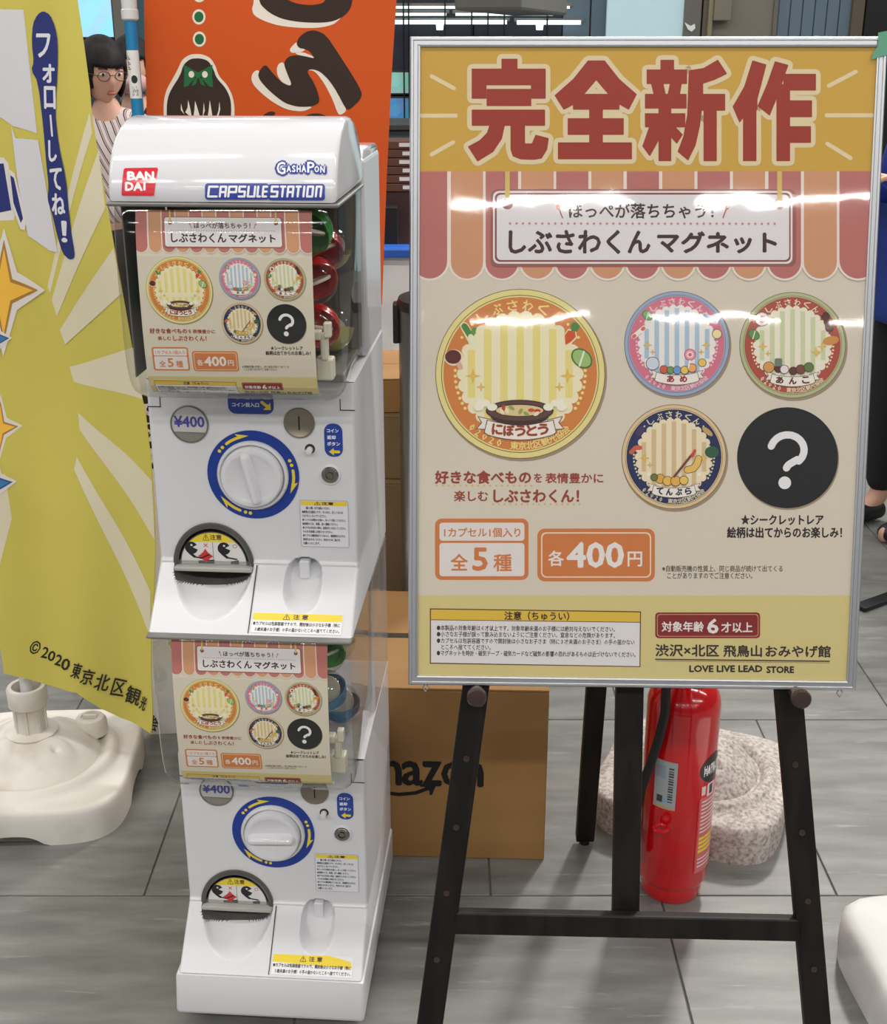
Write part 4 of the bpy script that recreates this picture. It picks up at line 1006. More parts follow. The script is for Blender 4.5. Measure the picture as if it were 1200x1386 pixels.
# third slab, only its rounded corner shows at the right edge
sl_p = at_z(1210, 1330, .085)
wb_ = bmesh.new(); na = 64; R3 = .20; rings = []
def sup3(a): c_, s_ = abs(math.cos(a)), abs(math.sin(a)); return R3/((c_**7+s_**7)**(1/7))
for q, z in ((.0, .112), (.3, .1115), (.6, .110), (.80, .108), (.90, .1055), (.955, .100), (.985, .090), (1.0, .074), (1.0, .04), (.99, .0)):
    rings.append([wb_.verts.new((sup3(2*math.pi*i/na)*q*math.cos(2*math.pi*i/na), sup3(2*math.pi*i/na)*q*math.sin(2*math.pi*i/na), z)) for i in range(na)] if q else [wb_.verts.new((0, 0, z))])
for a_, c_ in zip(rings, rings[1:]):
    for i in range(na):
        j = (i+1) % na; wb_.faces.new((a_[0], c_[i], c_[j]) if len(a_) == 1 else (a_[i], c_[i], c_[j], a_[j]))
wb_.faces.new(rings[-1][::-1])
e0 = at_z(1124, 1300, 0)
o = obj('weight_block', wb_, M['cloth'], None, True, loc=(e0.x+.215, e0.y-.135, 0), rot=(0, 0, math.radians(4)))
tag(o, 'smooth white rounded block cut off at the lower right corner', 'block')

# ================================================================ fire extinguisher
ext = thing('fire_extinguisher', 'red fire extinguisher standing behind the easel', 'fire extinguisher', (.430, 1.984, 0), math.radians(0))
r = .0655
prof = [(0, .004), (.050, .004), (.053, 0), (.056, .004), (.0575, .022), (.0575, .030), (r-.003, .036), (r, .045), (r, .395)]
for a in range(8, 84, 9): prof.append((r*math.cos(math.radians(a))*1.0+0.0, .395+.062*math.sin(math.radians(a))))
prof += [(.018, .458), (.018, .475), (0, .475)]
obj('cylinder_body', lathe_bm(prof, 56), M['red_paint'], ext, True, angle=35)
vb = lathe_bm([(.0165, .472), (.0165, .50), (.012, .505), (0, .505)], 20); obj('valve', vb, M['steel'], ext, True)
obj('grip_lever', beam_bm((0, .01, .505), (0, -.105, .535), .018, .006, (0, 0, 1)), M['black'], ext); obj('carry_handle', beam_bm((0, .01, .492), (0, -.10, .478), .02, .006, (0, 0, 1)), M['black'], ext)
hp = [(-.012, 0, .492), (-.035, -.028, .500), (-.046, -.052, .485), (-.0465, -.064, .45), (-.046, -.067, .41), (-.053, -.064, .36), (-.064, -.056, .30), (-.074, -.046, .25), (-.079, -.040, .20), (-.081, -.036, .16)]
obj('hose', tube_bm(hp, .0085, 12), M['rubber'], ext, True)
obj('nozzle', tube_bm([(-.081, -.036, .165), (-.082, -.035, .12), (-.082, -.035, .09)], [.010, .011, .015], 14), M['black'], ext, True)
# hose clip ring
rg = bmesh.new()
cl_ = tube_bm([(-.040+.012*math.cos(t_*math.pi/5), -r-.004+.012*math.sin(t_*math.pi/5), .178) for t_ in range(11)], .0035, 8); obj('hose_clip', cl_, M['red_paint'], ext, True)
def cyl(a, z, h_): return Vector(((r+.0006+h_)*math.sin(a), -(r+.0006+h_)*math.cos(a), z))
X = Art(lambda x, y: (x, y)); D2 = math.radians
def xr(a0, a1, z0, z1, c): 
    X.layer += 1; L_ = X.layer
    for i in range(10):
        X.layer = L_-1; X.poly([(D2(a0+(a1-a0)*i/10), z0), (D2(a0+(a1-a0)*(i+1)/10), z0), (D2(a0+(a1-a0)*(i+1)/10), z1), (D2(a0+(a1-a0)*i/10), z1)], c)
# silver inspection sticker, left; maker badge and instruction panel, right
xr(-51, -14, .210, .308, C(150, 154, 158)); xr(-51, -14, .210, .216, C(170, 150, 110)); xr(-48, -32, .272, .298, C(130, 140, 152)); xr(-45, -35, .222, .236, C(60, 60, 64)); xr(-33, -29, .222, .232, C(90, 160, 200))
for k in range(14): xr(-27, -19, .225+k*.0052, .2272+k*.0052+(.0012 if k % 3 else 0), C(50, 50, 54))
X.poly([(D2(52)+D2(30)*math.cos(t*math.pi/12), .288+.028*math.sin(t*math.pi/12)) for t in range(24)], C(16, 20, 20))
X.text('HATSUTA', D2(30), .294, D2(76), .280, C(226, 222, 220), .004)
xr(24, 84, .072, .232, C(188, 96, 96)); xr(24, 27, .072, .232, C(196, 40, 44))
xr(27, 82, .232, .256, C(206, 30, 32)); xr(28, 36, .238, .256, C(206, 190, 180)); xr(40, 58, .232, .258, C(206, 206, 200)); xr(44, 54, .235, .255, C(40, 40, 44))
for k in range(9): xr(30, 80-(k % 3)*6, .222-k*.008, .2245-k*.008, C(222, 210, 206))
for k in range(4): xr(30, 78-(k % 2)*10, .142-k*.009, .148-k*.009, C(220, 190, 40))
for k in range(3): xr(30, 76, .100-k*.008, .1025-k*.008, C(222, 206, 204))
X.build('printed_labels', cyl, ext, M['ink_gloss'], cuts=[((D2(a), 0, 0), (1, 0, 0)) for a in range(-45, 86, 5)], lay=.00005)

# ================================================================ cardboard
def carton(name, label, cx, cy, z, wx, wy, h, rz, m, art=None, tape=True, group=None):
    t = thing(name, label, 'cardboard box', (cx, cy, z), rz, group)
    obj('box_wall', box_bm(-wx/2, wx/2, -wy/2, wy/2, 0, h-.004, .002, 1), m, t)
    for s_ in (-1, 1): obj('lid_flap', box_bm(-wx/2, wx/2, .0015 if s_ > 0 else -wy/2, wy/2 if s_ > 0 else -.0015, h-.0038, h, .001, 1), m, t)
    if tape:
        obj('tape', box_bm(-wx/2-.0006, wx/2+.0006, -.010, .010, h, h+.0007), M['tape_dark'], t)
    return t
M['tape_dark'] = mat('dark_tape', rgb(52, 44, 38), .35)
bxr = at_y(744, 934, 2.085)
bw, bd, bh = .56, .44, .374
byaw = math.radians(-2.3)
ux, uy = Vector((math.cos(byaw), math.sin(byaw), 0)), Vector((-math.sin(byaw), math.cos(byaw), 0))
fr_c = Vector((.1965, 2.065, 0)); ctr = fr_c - ux*bw/2 + uy*bd/2
bx = carton('cardboard_box', 'large brown box on the floor with a black curved arrow printed below its lettering', ctr.x, ctr.y, 0, bw, bd, bh, byaw, M['kraft'])
K = Art(lambda x, y: (x, y))
def bp(px, py):
    n = uy; P = unproj(px, py, fr_c, n) - Vector((ctr.x, ctr.y, 0)); return (P.dot(ux), P.z)
ink = C(20, 20, 20)
a0 = bp(470, 1062); a1 = bp(652, 1062); t0 = bp(560, 1031)[1]; b0 = bp(560, 1062)[1]
xw = a1[0]-a0[0]; cur = a0[0]
for ch, wd in zip('amazon', (.16, .245, .155, .14, .165, .145)):
    K.text(ch, cur+.006*xw, t0, cur+wd*xw-.006*xw, b0, ink, .0022); cur += wd*xw
K.layer += 1
sm_ = [bp(a, b_) for a, b_ in ((478, 1058), (495, 1066), (515, 1072), (540, 1075), (562, 1073), (584, 1065))]
K.line(sm_, .0078, ink); K.line([bp(570, 1063), bp(588, 1062), bp(583, 1074)], .006, ink); K.poly([bp(570, 1063), bp(589, 1061), bp(583, 1075), bp(579, 1067)], ink)
K.build('printed_mark', lambda x, z, h_: Vector((x, -bd/2-.0006-h_, z)), bx, mat('box_ink', rgb(20, 20, 20), .8))
# stack of boxes farther back between the machine and the sign
carton('cardboard_box', 'tall plain brown box standing on the floor behind the machines', -.05, 3.05, 0, .44, .34, .50, math.radians(1), M['kraft2'], tape=True)
carton('cardboard_box', 'middle brown box of the pile behind the machines', -.07, 3.06, .5008, .40, .32, .16, math.radians(-2), M['kraft2'])
carton('cardboard_box', 'open topmost brown box of the pile behind the machines', -.05, 3.08, .6616, .42, .30, .085, math.radians(3), M['kraft'], tape=False)
# steel bin with black lid
bn = thing('waste_bin', 'tall brushed steel bin with black lid behind the left edge of the sign', 'bin', (.06, 2.75, 0))
bn.location = (at_y(540, 500, 2.75).x+.122, 2.75, 0)
zt = at_y(545, 402, 2.75).z
obj('bin_body', lathe_bm([(0, 0), (.118, 0), (.122, .006), (.122, zt-.02)], 40), M['steel'], bn, True)
obj('bin_lid', lathe_bm([(.124, zt-.022), (.126, zt-.012), (.122, zt), (.07, zt+.012), (0, zt+.014)], 40), M['black'], bn, True)
obj('bin_handle', box_bm(-.134, -.120, -.02, .02, zt-.10, zt-.012, .003), M['black'], bn)

# ================================================================ banners
def cloth_banner(name, label, outline, Y, ripple, m, cat='banner', parent=None, ext=0.012):
    pass
def flag_y(x, z):     # yellow banner hangs in soft vertical folds
    return 2.275 + .016*math.sin(x*17+z*1.6) + .008*math.sin(x*37-z*3.1+1.0) + .010*math.sin(z*5.2+x*4)
yb_ = Art(lambda x, y: ((lambda P: (P.x, P.z))(at_y(x, y, 2.27))))
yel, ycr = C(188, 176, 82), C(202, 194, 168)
out_y = [(-90, -70), (101, -70), (110, 0), (119, 60), (127, 120), (129, 150), (136, 200), (144, 250), (150, 290), (156, 330), (164, 380), (172, 430), (180, 480), (190, 530), (197, 560), (204, 620), (209, 680), (211, 740), (209, 800), (205, 860), (205, 920), (207, 960), (205, 994), (187, 987), (160, 976), (138, 961), (122, 948), (105, 935), (95, 933), (78, 928), (58, 921), (36, 911), (12, 902), (9, 880), (5, 855), (-2, 820), (-12, 760), (-30, 700), (-60, 500), (-80, 200)]
yb_.poly(out_y, yel)
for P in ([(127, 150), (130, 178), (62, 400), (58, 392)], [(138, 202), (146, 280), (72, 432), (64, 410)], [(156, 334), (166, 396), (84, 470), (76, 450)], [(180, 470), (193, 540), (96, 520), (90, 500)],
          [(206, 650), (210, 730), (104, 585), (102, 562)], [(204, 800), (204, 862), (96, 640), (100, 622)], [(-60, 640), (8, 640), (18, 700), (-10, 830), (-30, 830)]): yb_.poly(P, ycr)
# blank white cards
yb_.poly([(-30, 12), (31, 13), (34, 40), (48.5, 181), (14, 171), (0, 160), (-30, 150)], C(198, 196, 200)); yb_.poly([(12, 170), (18, 188), (50, 190), (76, 343), (62, 341), (32, 322), (20, 250)], C(198, 196, 200))
nv = C(36, 44, 104)
yb_.poly(soft([(53, 19), (62, 15), (72, 20), (80, 36), (84, 58), (83, 100), (78, 150), (83, 196), (93, 240), (96, 284), (99, 315), (103, 340), (102, 349), (94, 351), (84, 343), (76, 318), (69, 289), (62, 270), (65, 254), (62, 220), (59, 173), (52, 111), (41.5, 95), (46, 84), (43, 58), (45, 32)], 1), nv)
wt = C(206, 206, 212)
for ch, a, b_, c_, d in (('フ', 51, 46, 72, 77), ('ォ', 60, 87, 78, 111), ('ロ', 62, 117, 79, 146), ('し', 67, 190, 79, 218), ('て', 68, 227, 86, 256), ('ね', 70, 262, 90, 290), ('！', 84, 299, 92, 327)): yb_.text(ch, a, b_, c_, d, wt, .9)
yb_.line([(71, 156), (73, 183)], 3, wt)
yb_.poly([(-20, 214), (2, 214), (8, 222), (16, 290), (14, 300), (-20, 300)], C(206, 200, 196)); yb_.poly([(-20, 222), (2, 222), (11, 286), (-20, 292)], nv)
yb_.poly([(9, 230), (16, 236), (30, 300), (28, 314), (22, 312), (12, 280)], C(206, 200, 196)); yb_.poly([(10.5, 238), (15, 242), (26, 298), (23, 304), (14, 276)], nv)
def spark(x, y, rx, ry, c, e, w_=None):
    yb_.star4(x, y, ry*1.32, C(206, 200, 196), .42, rx*1.32); yb_.star4(x, y, ry*1.08, e, .33, rx*1.08); yb_.star4(x, y, ry*.9, c, .3, rx*.9)
spark(2, 397, 40, 66, C(222, 172, 64), C(158, 116, 50)); spark(-6, 460, 14, 26, C(60, 112, 160), C(40, 80, 130)); spark(0, 580, 20, 34, C(222, 172, 64), C(158, 116, 50)); spark(-4, 652, 20, 34, C(60, 112, 160), C(40, 80, 130))
bk_ = C(34, 32, 28)
for ch, x, y, h_, w2 in (('©', 50, 873, 17, 13), ('2', 62.5, 881, 14, 8), ('0', 71, 886, 13, 9), ('2', 80.5, 891.5, 14, 8), ('0', 90, 897, 15, 11), ('東', 105, 905.5, 20, 12), ('京', 119.5, 914.5, 20, 16), ('北', 138, 924.5, 21, 18), ('区', 159, 934, 22, 17), ('観', 178.5, 945, 24, 20), ('光', 193, 953, 20, 8)):
    yb_.text(ch, x-w2/2, y-h_/2, x+w2/2, y+h_/2, bk_, .35, rot=16)
def flag_mesh(art, name, label, fn, m, cat, back_m, step=.03, hem=None):
    P0 = art.polys[0][0]; xs = [p[0] for p in P0]; zs = [p[1] for p in P0]
    cuts = []; x = min(xs)
    while x < max(xs): cuts.append(((x, 0, 0), (1, 0, 0))); x += step
    z = min(zs)
    while z < max(zs): cuts.append(((0, z, 0), (0, 1, 0))); z += step*1.5
    keep = art.polys; art.polys = [keep[0]]
    o = art.build(name, lambda x, z, h_: Vector((x, fn(x, z), z)), None, back_m, cuts=cuts, lay=0)
    md = o.modifiers.new('cloth', 'SOLIDIFY'); md.thickness = .0012; md.offset = 1 if fn else 0
    o.data.shade_smooth()
    art.polys = keep
    pr_ = art.build('printed_front', lambda x, z, h_: Vector((x, fn(x, z)-.0022-h_, z)), o, m, cuts=cuts, lay=.0003)
    pr_.data.shade_smooth()
    tag(o, label, cat); return o
M['yellow_cloth'] = mat('yellow_cloth', yel, .85)
yf = flag_mesh(yb_, 'banner', 'tall yellow cloth banner with a navy speech bubble, beside the capsule machines', flag_y, M['ink_cloth'], 'banner', M['yellow_cloth'], .014)
ph_ = tube_bm([(lb_c.x-.005, lb_c.y+.0, .15), (lb_c.x-.005, lb_c.y+.0, 2.2)], .0125, 16)
yp = obj('banner_pole', ph_, M['white_plastic'], None, True); tag(yp, 'white pole rising from the clean white base behind the yellow banner', 'pole')
# orange banner
OY = 2.93
def or_y(x, z): return OY + .010*math.sin(x*11+z*2) + .006*math.sin(z*13+x*5)
ob = Art(lambda x, y: ((lambda P: (P.x, P.z))(at_y(x, y, OY))))
ocl = C(190, 76, 22); dk = C(48, 34, 28); wh = C(214, 206, 196)
ob.poly([(194, -80), (541, -80), (536, 0), (531, 80), (527, 160), (523, 240), (520, 320), (517, 412), (400, 415), (200, 415), (197, 200)], ocl)
for (x, y) in ((271, -7), (270.5, 23), (271, 53)): ob.ell(x, y, 9, 10.3, wh, 24); ob.ell(x, y, 6.3, 7.2, C(30, 96, 54), 24)
zo = lambda L: [(100+a/4.8, b_/4.8) for a, b_ in L]
ob.poly(soft(zo([(580, 860), (574, 680), (592, 590), (640, 510), (672, 455), (705, 385), (760, 352), (830, 350), (890, 372), (925, 425), (945, 492), (1000, 550), (1035, 620), (1048, 700), (1040, 860)])), wh)
ob.poly(soft(zo([(600, 860), (594, 690), (615, 600), (690, 490), (712, 420), (760, 380), (830, 378), (880, 395), (912, 450), (930, 505), (990, 570), (1022, 640), (1026, 720), (1010, 860)])), dk)
for P in ([(740, 650), (752, 700), (764, 770), (720, 700+30), (735, 700)], [(786, 655), (800, 700), (826, 790), (770, 780), (780, 720)], [(844, 665), (850, 720), (835, 760)], [(884, 650), (892, 700), (900, 760), (868, 760), (878, 700)], [(948, 660), (952, 710), (930, 790), (915, 790), (940, 720)], [(692, 672), (700, 710), (714, 745), (690, 715)]): ob.poly(zo(P), wh)
bw_ = C(28, 98, 58)
for s_ in (-1, 1):
    ob.poly(zo([(810, 470), (810+s_*40, 450), (810+s_*95, 420), (810+s_*92, 490), (810+s_*98, 565), (810+s_*70, 560), (810+s_*30, 515)]), bw_)
    ob.poly(zo([(810+s_*4, 505), (810+s_*26, 512), (810+s_*45, 560), (810+s_*15, 545)]), bw_); ob.ell(*zo([(810+s_*45, 483)])[0], 4, 4.6, wh, 12)
ob.ell(*zo([(810, 488)])[0], 4.2, None, bw_, 14)
zq = lambda L: [(330+a/4.138, b_/4.136) for a, b_ in L]
sh1 = [(85, -30), (90, 0), (100, 30), (150, 75), (220, 108), (320, 125), (430, 128), (500, 120), (560, 90), (595, 50), (606, 0), (606, -30), (470, -30), (455, 0), (440, 18), (380, 30), (300, 22), (245, 0), (235, -30)]
w1 = [(60, -30), (60, 20), (50, 50), (60, 85), (110, 115), (200, 145), (330, 158), (430, 155), (500, 138), (530, 112), (560, 80), (430, 100), (300, 100), (160, 60), (110, 20), (100, -30)]
sh2 = [(410, 172), (460, 195), (530, 300), (620, 440), (663, 520), (650, 560), (592, 614), (570, 608), (520, 510), (480, 450), (430, 400), (385, 385), (352, 395), (400, 470), (425, 545), (422, 578), (370, 597), (300, 596), (230, 575), (150, 510), (95, 450), (83, 410), (125, 355), (160, 400), (210, 455), (262, 481), (272, 465), (245, 405), (228, 355), (250, 317), (300, 307), (360, 318), (400, 328), (375, 290), (345, 272), (315, 270), (298, 245), (310, 210), (345, 180), (380, 170)]
w2_ = [(300, 230), (258, 280), (275, 300), (330, 300), (400, 328), (380, 330), (300, 310), (240, 330), (200, 355), (188, 390), (200, 440), (235, 478), (262, 482), (240, 430), (228, 360), (330, 340), (500, 400), (585, 620), (545, 642), (520, 620), (480, 520), (430, 440), (360, 400), (352, 392), (400, 480), (385, 602), (330, 622), (250, 612), (150, 560), (70, 490), (45, 440), (55, 405), (90, 380), (120, 440), (250, 560), (420, 560), (300, 270)]
ob.poly(soft(zq([(300, 232), (258, 275), (270, 298), (330, 290), (350, 276), (312, 268), (298, 250)])), wh)
ob.poly(soft(zq([(330, 290), (385, 312), (402, 328), (370, 320), (300, 305), (290, 296)])), wh)
ob.poly(soft(zq([(228, 345), (200, 355), (188, 385), (195, 430), (235, 478), (262, 482), (272, 470), (250, 420)])), wh)
ob.poly(soft(zq([(352, 392), (400, 395), (455, 470), (500, 560), (528, 640), (548, 642), (580, 615), (520, 500), (450, 400), (385, 383)])), wh)
ob.poly(soft(zq([(90, 385), (55, 405), (45, 445), (70, 490), (150, 560), (240, 612), (330, 624), (375, 606), (385, 596), (250, 580), (130, 480)])), wh)
ob.poly(soft(zq(w1)), wh); ob.poly(soft(zq(sh1)), dk); ob.poly(soft(zq(sh2)), dk)
ob.poly(soft(zq([(60, 690), (90, 660), (120, 640), (100, 690)])), wh)
ob.poly(soft(zq([(90, 690), (98, 655), (130, 630), (160, 620), (186, 630), (150, 665), (135, 690)])), dk); ob.poly(soft(zq([(150, 690), (170, 665), (205, 650), (248, 664), (228, 690)])), dk); ob.poly(soft(zq([(290, 700), (330, 655), (370, 636), (420, 632), (465, 648), (500, 690), (500, 800), (290, 800)])), dk)
flag_mesh(ob, 'banner', 'orange cloth banner with bold dark brush characters behind the machines', or_y, M['ink_cloth'], 'banner', M['orange_cloth'], .018)
# pole of the orange banner
bpx = at_y(179, 60, 2.90)
bp_ = thing('banner_pole', 'blue telescopic banner pole with a white joint beside the orange banner', 'pole', (bpx.x, 2.90, 0))
zj = at_y(174, 27, 2.90).z
obj('lower_tube', tube_bm([(0, 0, .12), (0, 0, zj)], .0132, 18), M['blue_pole'], bp_, True)
obj('joint', lathe_bm([(.0135, zj-.002), (.0185, zj+.002), (.0185, zj+.02), (.0165, zj+.022), (.0180, zj+.12), (.0135, zj+.125)], 20), M['white_plastic'], bp_, True)
obj('upper_tube', tube_bm([(0, 0, zj+.12), (0, 0, 2.5)], .0115, 18), M['white_plastic'], bp_, True)
Lp = Art(lambda x, y: (x, y)); za, zb = at_y(180, 68, 2.9).z, at_y(184, 133, 2.9).z
rr2 = .0132
Lp.poly([(-1.25, za), (1.25, za), (1.25, zb), (-1.25, zb)], C(206, 206, 206))
zh = za-zb
for k in range(9): Lp.poly([(-.9, za-zh*(.10+.035*k)), (-.9+.5*(k % 3+1)*.4, za-zh*(.10+.035*k)), (-.9+.5*(k % 3+1)*.4, za-zh*(.12+.035*k)), (-.9, za-zh*(.12+.035*k))], C(60, 60, 60))
Lp.poly([(.1+.5*math.cos(t*math.pi/8), za-zh*.60+.0085*math.sin(t*math.pi/8)) for t in range(16)], C(30, 30, 34)); Lp.text('1.6～3m', -.4, za-zh*.74, .6, za-zh*.95, C(50, 50, 50), 0)
Lp.build('pole_label', lambda a, z, h_: Vector(((rr2+.0004+h_)*math.sin(a), -(rr2+.0004+h_)*math.cos(a), z)), bp_, M['ink'], cuts=[((a*.25, 0, 0), (1, 0, 0)) for a in range(-4, 5)])
water_base('banner_weight', 'white plastic base hidden behind the machines under the blue pole', M['base_white'], (bpx.x, 2.90, 0), 0, .19, cap=False)
# white banner with black leaf blotches peeking out left of the upper machine
wf = Art(lambda x, y: ((lambda P: (P.x, P.z))(at_y(x, y, 2.55))))
wf.poly([(186, 440), (330, 440), (330, 1000), (235, 1004), (212, 1004), (204, 990), (190, 960), (186, 700)], C(206, 204, 204))
for (x, y, a, b_, rt) in ((195, 540, 9, 6, 20), (206, 552, 8, 5, -20), (198, 566, 7, 5, 40), (207, 578, 9, 4.5, 10), (196, 590, 9, 5, -25), (205, 602, 8, 4.5, 20), (197, 617, 9, 5, 30), (208, 630, 6, 4, -10)): wf.ell(x, y, a, b_, C(26, 26, 28), 14, rt)
for (x, y) in ((204, 543), (199, 559), (204, 586), (198, 604), (205, 616)): wf.ell(x, y, 2, 1.4, C(206, 150, 180), 8)
wf.poly([(186, 626), (330, 626), (330, 628), (186, 628)], C(110, 110, 150))
for ch, x, y in (('光', 196, 962), ('協', 203, 972), ('会', 209, 978)): wf.text(ch, x-6, y-9, x+6, y+9, bk_, .2, rot=16)
flag_mesh(wf, 'banner', 'white cloth banner with black leaf blotches, a sliver left of the upper machine', lambda x, z: 2.55+.006*math.sin(x*20), M['ink_cloth'], 'banner', mat('white_banner_cloth', C(206, 204, 204), .85), .05)
# ================================================================ the hall behind
def pbox(name, x0, y0, x1, y1, Y, th, m, parent=None, bev=0):
    a = at_y(x0, y0, Y); b_ = at_y(x1, y1, Y)
    return obj(name, box_bm(min(a.x, b_.x), max(a.x, b_.x), Y, Y+th, min(a.z, b_.z), max(a.z, b_.z), bev), m, parent)
WB = 8.4
wall = struct(obj('wall_back', box_bm(-9, 9, WB+.35, WB+.45, 0, 4.0), mat('dark_wall', rgb(52, 64, 74), .7)))
floor_trim = struct(obj('baseboard_back', box_bm(-9, 9, WB+.33, WB+.352, 0, .1, .003), mat('trim_dark', rgb(40, 42, 44), .6)))
def zpan(name, x0, x1, Y, th, z0, z1, m, parent=None):      # full-height element between two photo columns
    a = at_y(x0, 50, Y).x; b_ = at_y(x1, 50, Y).x
    return obj(name, box_bm(a, b_, Y, Y+th, z0, z1, .004, 1), m, parent)
pale = mat('frosted_panel_added_glow', rgb(186, 210, 216), .3, emit=rgb(180, 214, 222), es=.35); steelg = mat('grey_post', rgb(112, 110, 104), .5); olive = mat('olive_steel', rgb(132, 126, 112), .5)  # frosted panel's glow is added to brighten it; no lamp stands behind
blueg = mat('blue_grey_panel', rgb(104, 124, 138), .35); brownp = mat('brown_post', rgb(96, 86, 70), .5); darkp = mat('black_panel', rgb(16, 16, 18), .5); navy = mat('navy_panel', rgb(34, 44, 58), .4)
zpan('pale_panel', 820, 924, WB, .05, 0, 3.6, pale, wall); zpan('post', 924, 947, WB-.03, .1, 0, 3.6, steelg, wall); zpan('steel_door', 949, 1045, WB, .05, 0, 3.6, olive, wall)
zpan('post', 1044, 1050, WB-.02, .06, 0, 3.6, steelg, wall)
for i in range(6): zpan('glass_panel', 1050+i*16.5, 1050+i*16.5+15.6, WB, .03, 0, 3.6, blueg, wall)
zpan('post', 1150, 1166, WB-.04, .1, 0, 3.6, brownp, wall); zpan('black_panel', 1167, 1300, WB-.02, .05, 0, 3.6, darkp, wall)
zpan('pipe', 957, 963, WB-.06, .04, 0, 3.6, mat('olive_pipe', rgb(150, 142, 112), .4), wall)
pbox('switch_box', 969, -20, 989, 28, WB-.09, .08, olive, wall, .006); 
zpan('navy_panel', 520, 640, WB+.1, .04, 0, 3.6, navy, wall); zpan('navy_panel', 641, 760, WB+.1, .04, 0, 3.6, navy, wall); zpan('navy_panel', 761, 819, WB+.1, .04, 0, 3.6, blueg, wall)
for x in (546, 553, 602, 638, 660, 682, 740, 798): zpan('mullion', x-1, x+1, WB, .03, 0, 3.6, darkp, wall)
bs_ = Art(lambda x, y: ((lambda P: (P.x, P.z))(at_y(x, y, WB-.04))))
bs_.poly([(926, 30), (931, 40), (936, 43), (941, 38), (940, 32), (935, 35), (931, 33)], C(222, 232, 240))
bs_.build('bird_sticker', lambda x, z, h_: Vector((x, WB-.035-h_, z)), wall, M['ink'])
glow = mat('tube_glow', rgb(200, 235, 245), .5, emit=(0.75, 0.95, 1, 1), es=1.6)
k = 0
for x0, x1, y0, lb in ((500, 628, 10, 'highest at left'), (660, 775, 10, 'highest at right'), (500, 608, 19.5, 'middle at left'), (612, 752, 19.5, 'middle at right'), (500, 690, 30, 'lowest, longest and brightest at left'), (695, 790, 30.5, 'lowest, beside the pale panel')):
    a = at_y(x0, y0, WB+.075); b_ = at_y(x1, y0, WB+.075)
    th = thing('shelf_lamp', 'thin lit tube lamp far behind above the sign, '+lb, 'lamp', ((a.x+b_.x)/2, WB+.075, a.z), 0, 'tube lamps in the glass case')
    L_ = b_.x-a.x; obj('tube', tube_bm([(-L_/2+.02, 0, 0), (L_/2-.02, 0, 0)], .008 if y0 < 25 else .013, 10), glow, th); obj('holder', box_bm(-L_/2, L_/2, .01, .03, .004, .026, .002), M['steel'], th)
for x, y, lb in ((595, 36, 'left'), (730, 36, 'right')):
    a = at_y(x, y, WB-.15); th = thing('spot_lamp', 'small bright spot lamp far behind the sign, the %s one' % lb, 'lamp', a); obj('lamp_head', lathe_bm([(0, -.02), (.02, -.02), (.026, .03), (0, .03)], 16), glow, th); obj('stem', box_bm(-.004, .004, .0, .245, .012, .022), M['black'], th)
gb = at_y(702, -12, 5.0); ob_ = obj('ceiling_beam', box_bm(-.12, .12, -.5, .5, 0, .10, .01), mat('beam_grey', rgb(96, 96, 92), .5), None, loc=(gb.x, 5.2, at_y(702, 14, 4.75).z), rot=(0, 0, -.25)); ob_['kind'] = 'structure'; ob_.name = 'trim_1'
# lit display boards seen in the gap between the orange banner and the sign
def screen(name, label, x0, y0, x1, y1, Y, shapes, bg, es=.9):
    a = at_y(x0, y0, Y); b_ = at_y(x1, y1, Y); th = thing(name, label, 'display', ((a.x+b_.x)/2, Y, min(a.z, b_.z)))
    hw = (b_.x-a.x)/2; hh = a.z-b_.z
    obj('casing', box_bm(-hw-.01, hw+.01, 0, .055, -.01, hh+.01, .003), M['dark_plastic'], th)
    m = mat(name+'_lit', bg, .4, emit=bg, es=es); vary_m = m
    nt = m.node_tree; vn = nt.nodes.new('ShaderNodeTexVoronoi'); vn.inputs['Scale'].default_value = shapes; tc = nt.nodes.new('ShaderNodeTexCoord'); nt.links.new(tc.outputs['Object'], vn.inputs['Vector'])
    mx = nt.nodes.new('ShaderNodeMix'); mx.data_type = 'RGBA'; mx.inputs[0].default_value = .16; mx.inputs[6].default_value = bg; nt.links.new(vn.outputs['Color'], mx.inputs[7])
    nt.links.new(mx.outputs[2], nt.nodes['Principled BSDF'].inputs['Emission Color'])
    obj('screen', box_bm(-hw, hw, -.003, 0, 0, hh), m, th)
screen('display_screen', 'bright pale blue display behind the two women', 80, -40, 154, 50, 8.69, 9, rgb(140, 205, 232), .9)
screen('display_screen', 'bluish green lit picture board behind the narrow gap, upper', 505, 98, 600, 126, 8.44, 14, rgb(120, 180, 170), .6)
screen('display_screen', 'blue lit picture board behind the narrow gap, lower', 505, 133, 600, 166, 8.44, 14, rgb(50, 118, 172), .6)
col = struct(zpan('trim_2', 155, 172, 7.4, .2, 0, 3.9, steelg)); col2 = struct(zpan('trim_3', 172, 186, 7.7, .1, 0, 3.9, navy)); col3 = struct(zpan('trim_4', 186, 200, 7.6, .1, 0, 3.9, mat('teal_panel', rgb(70, 112, 126), .5)))
cab = thing('cabinet', 'dark teal counter cabinet far behind the narrow gap', 'cabinet', (at_y(545, 170, 6.6).x, 6.6, 0))
ch_ = at_y(545, 168, 6.4).z
obj('carcass', box_bm(-.6, .6, -.2, .3, 0, ch_-.03, .006), mat('dark_teal', rgb(44, 62, 68), .5), cab); obj('counter_top', box_bm(-.62, .62, -.22, .32, ch_-.028, ch_, .004), M['dark_plastic'], cab)
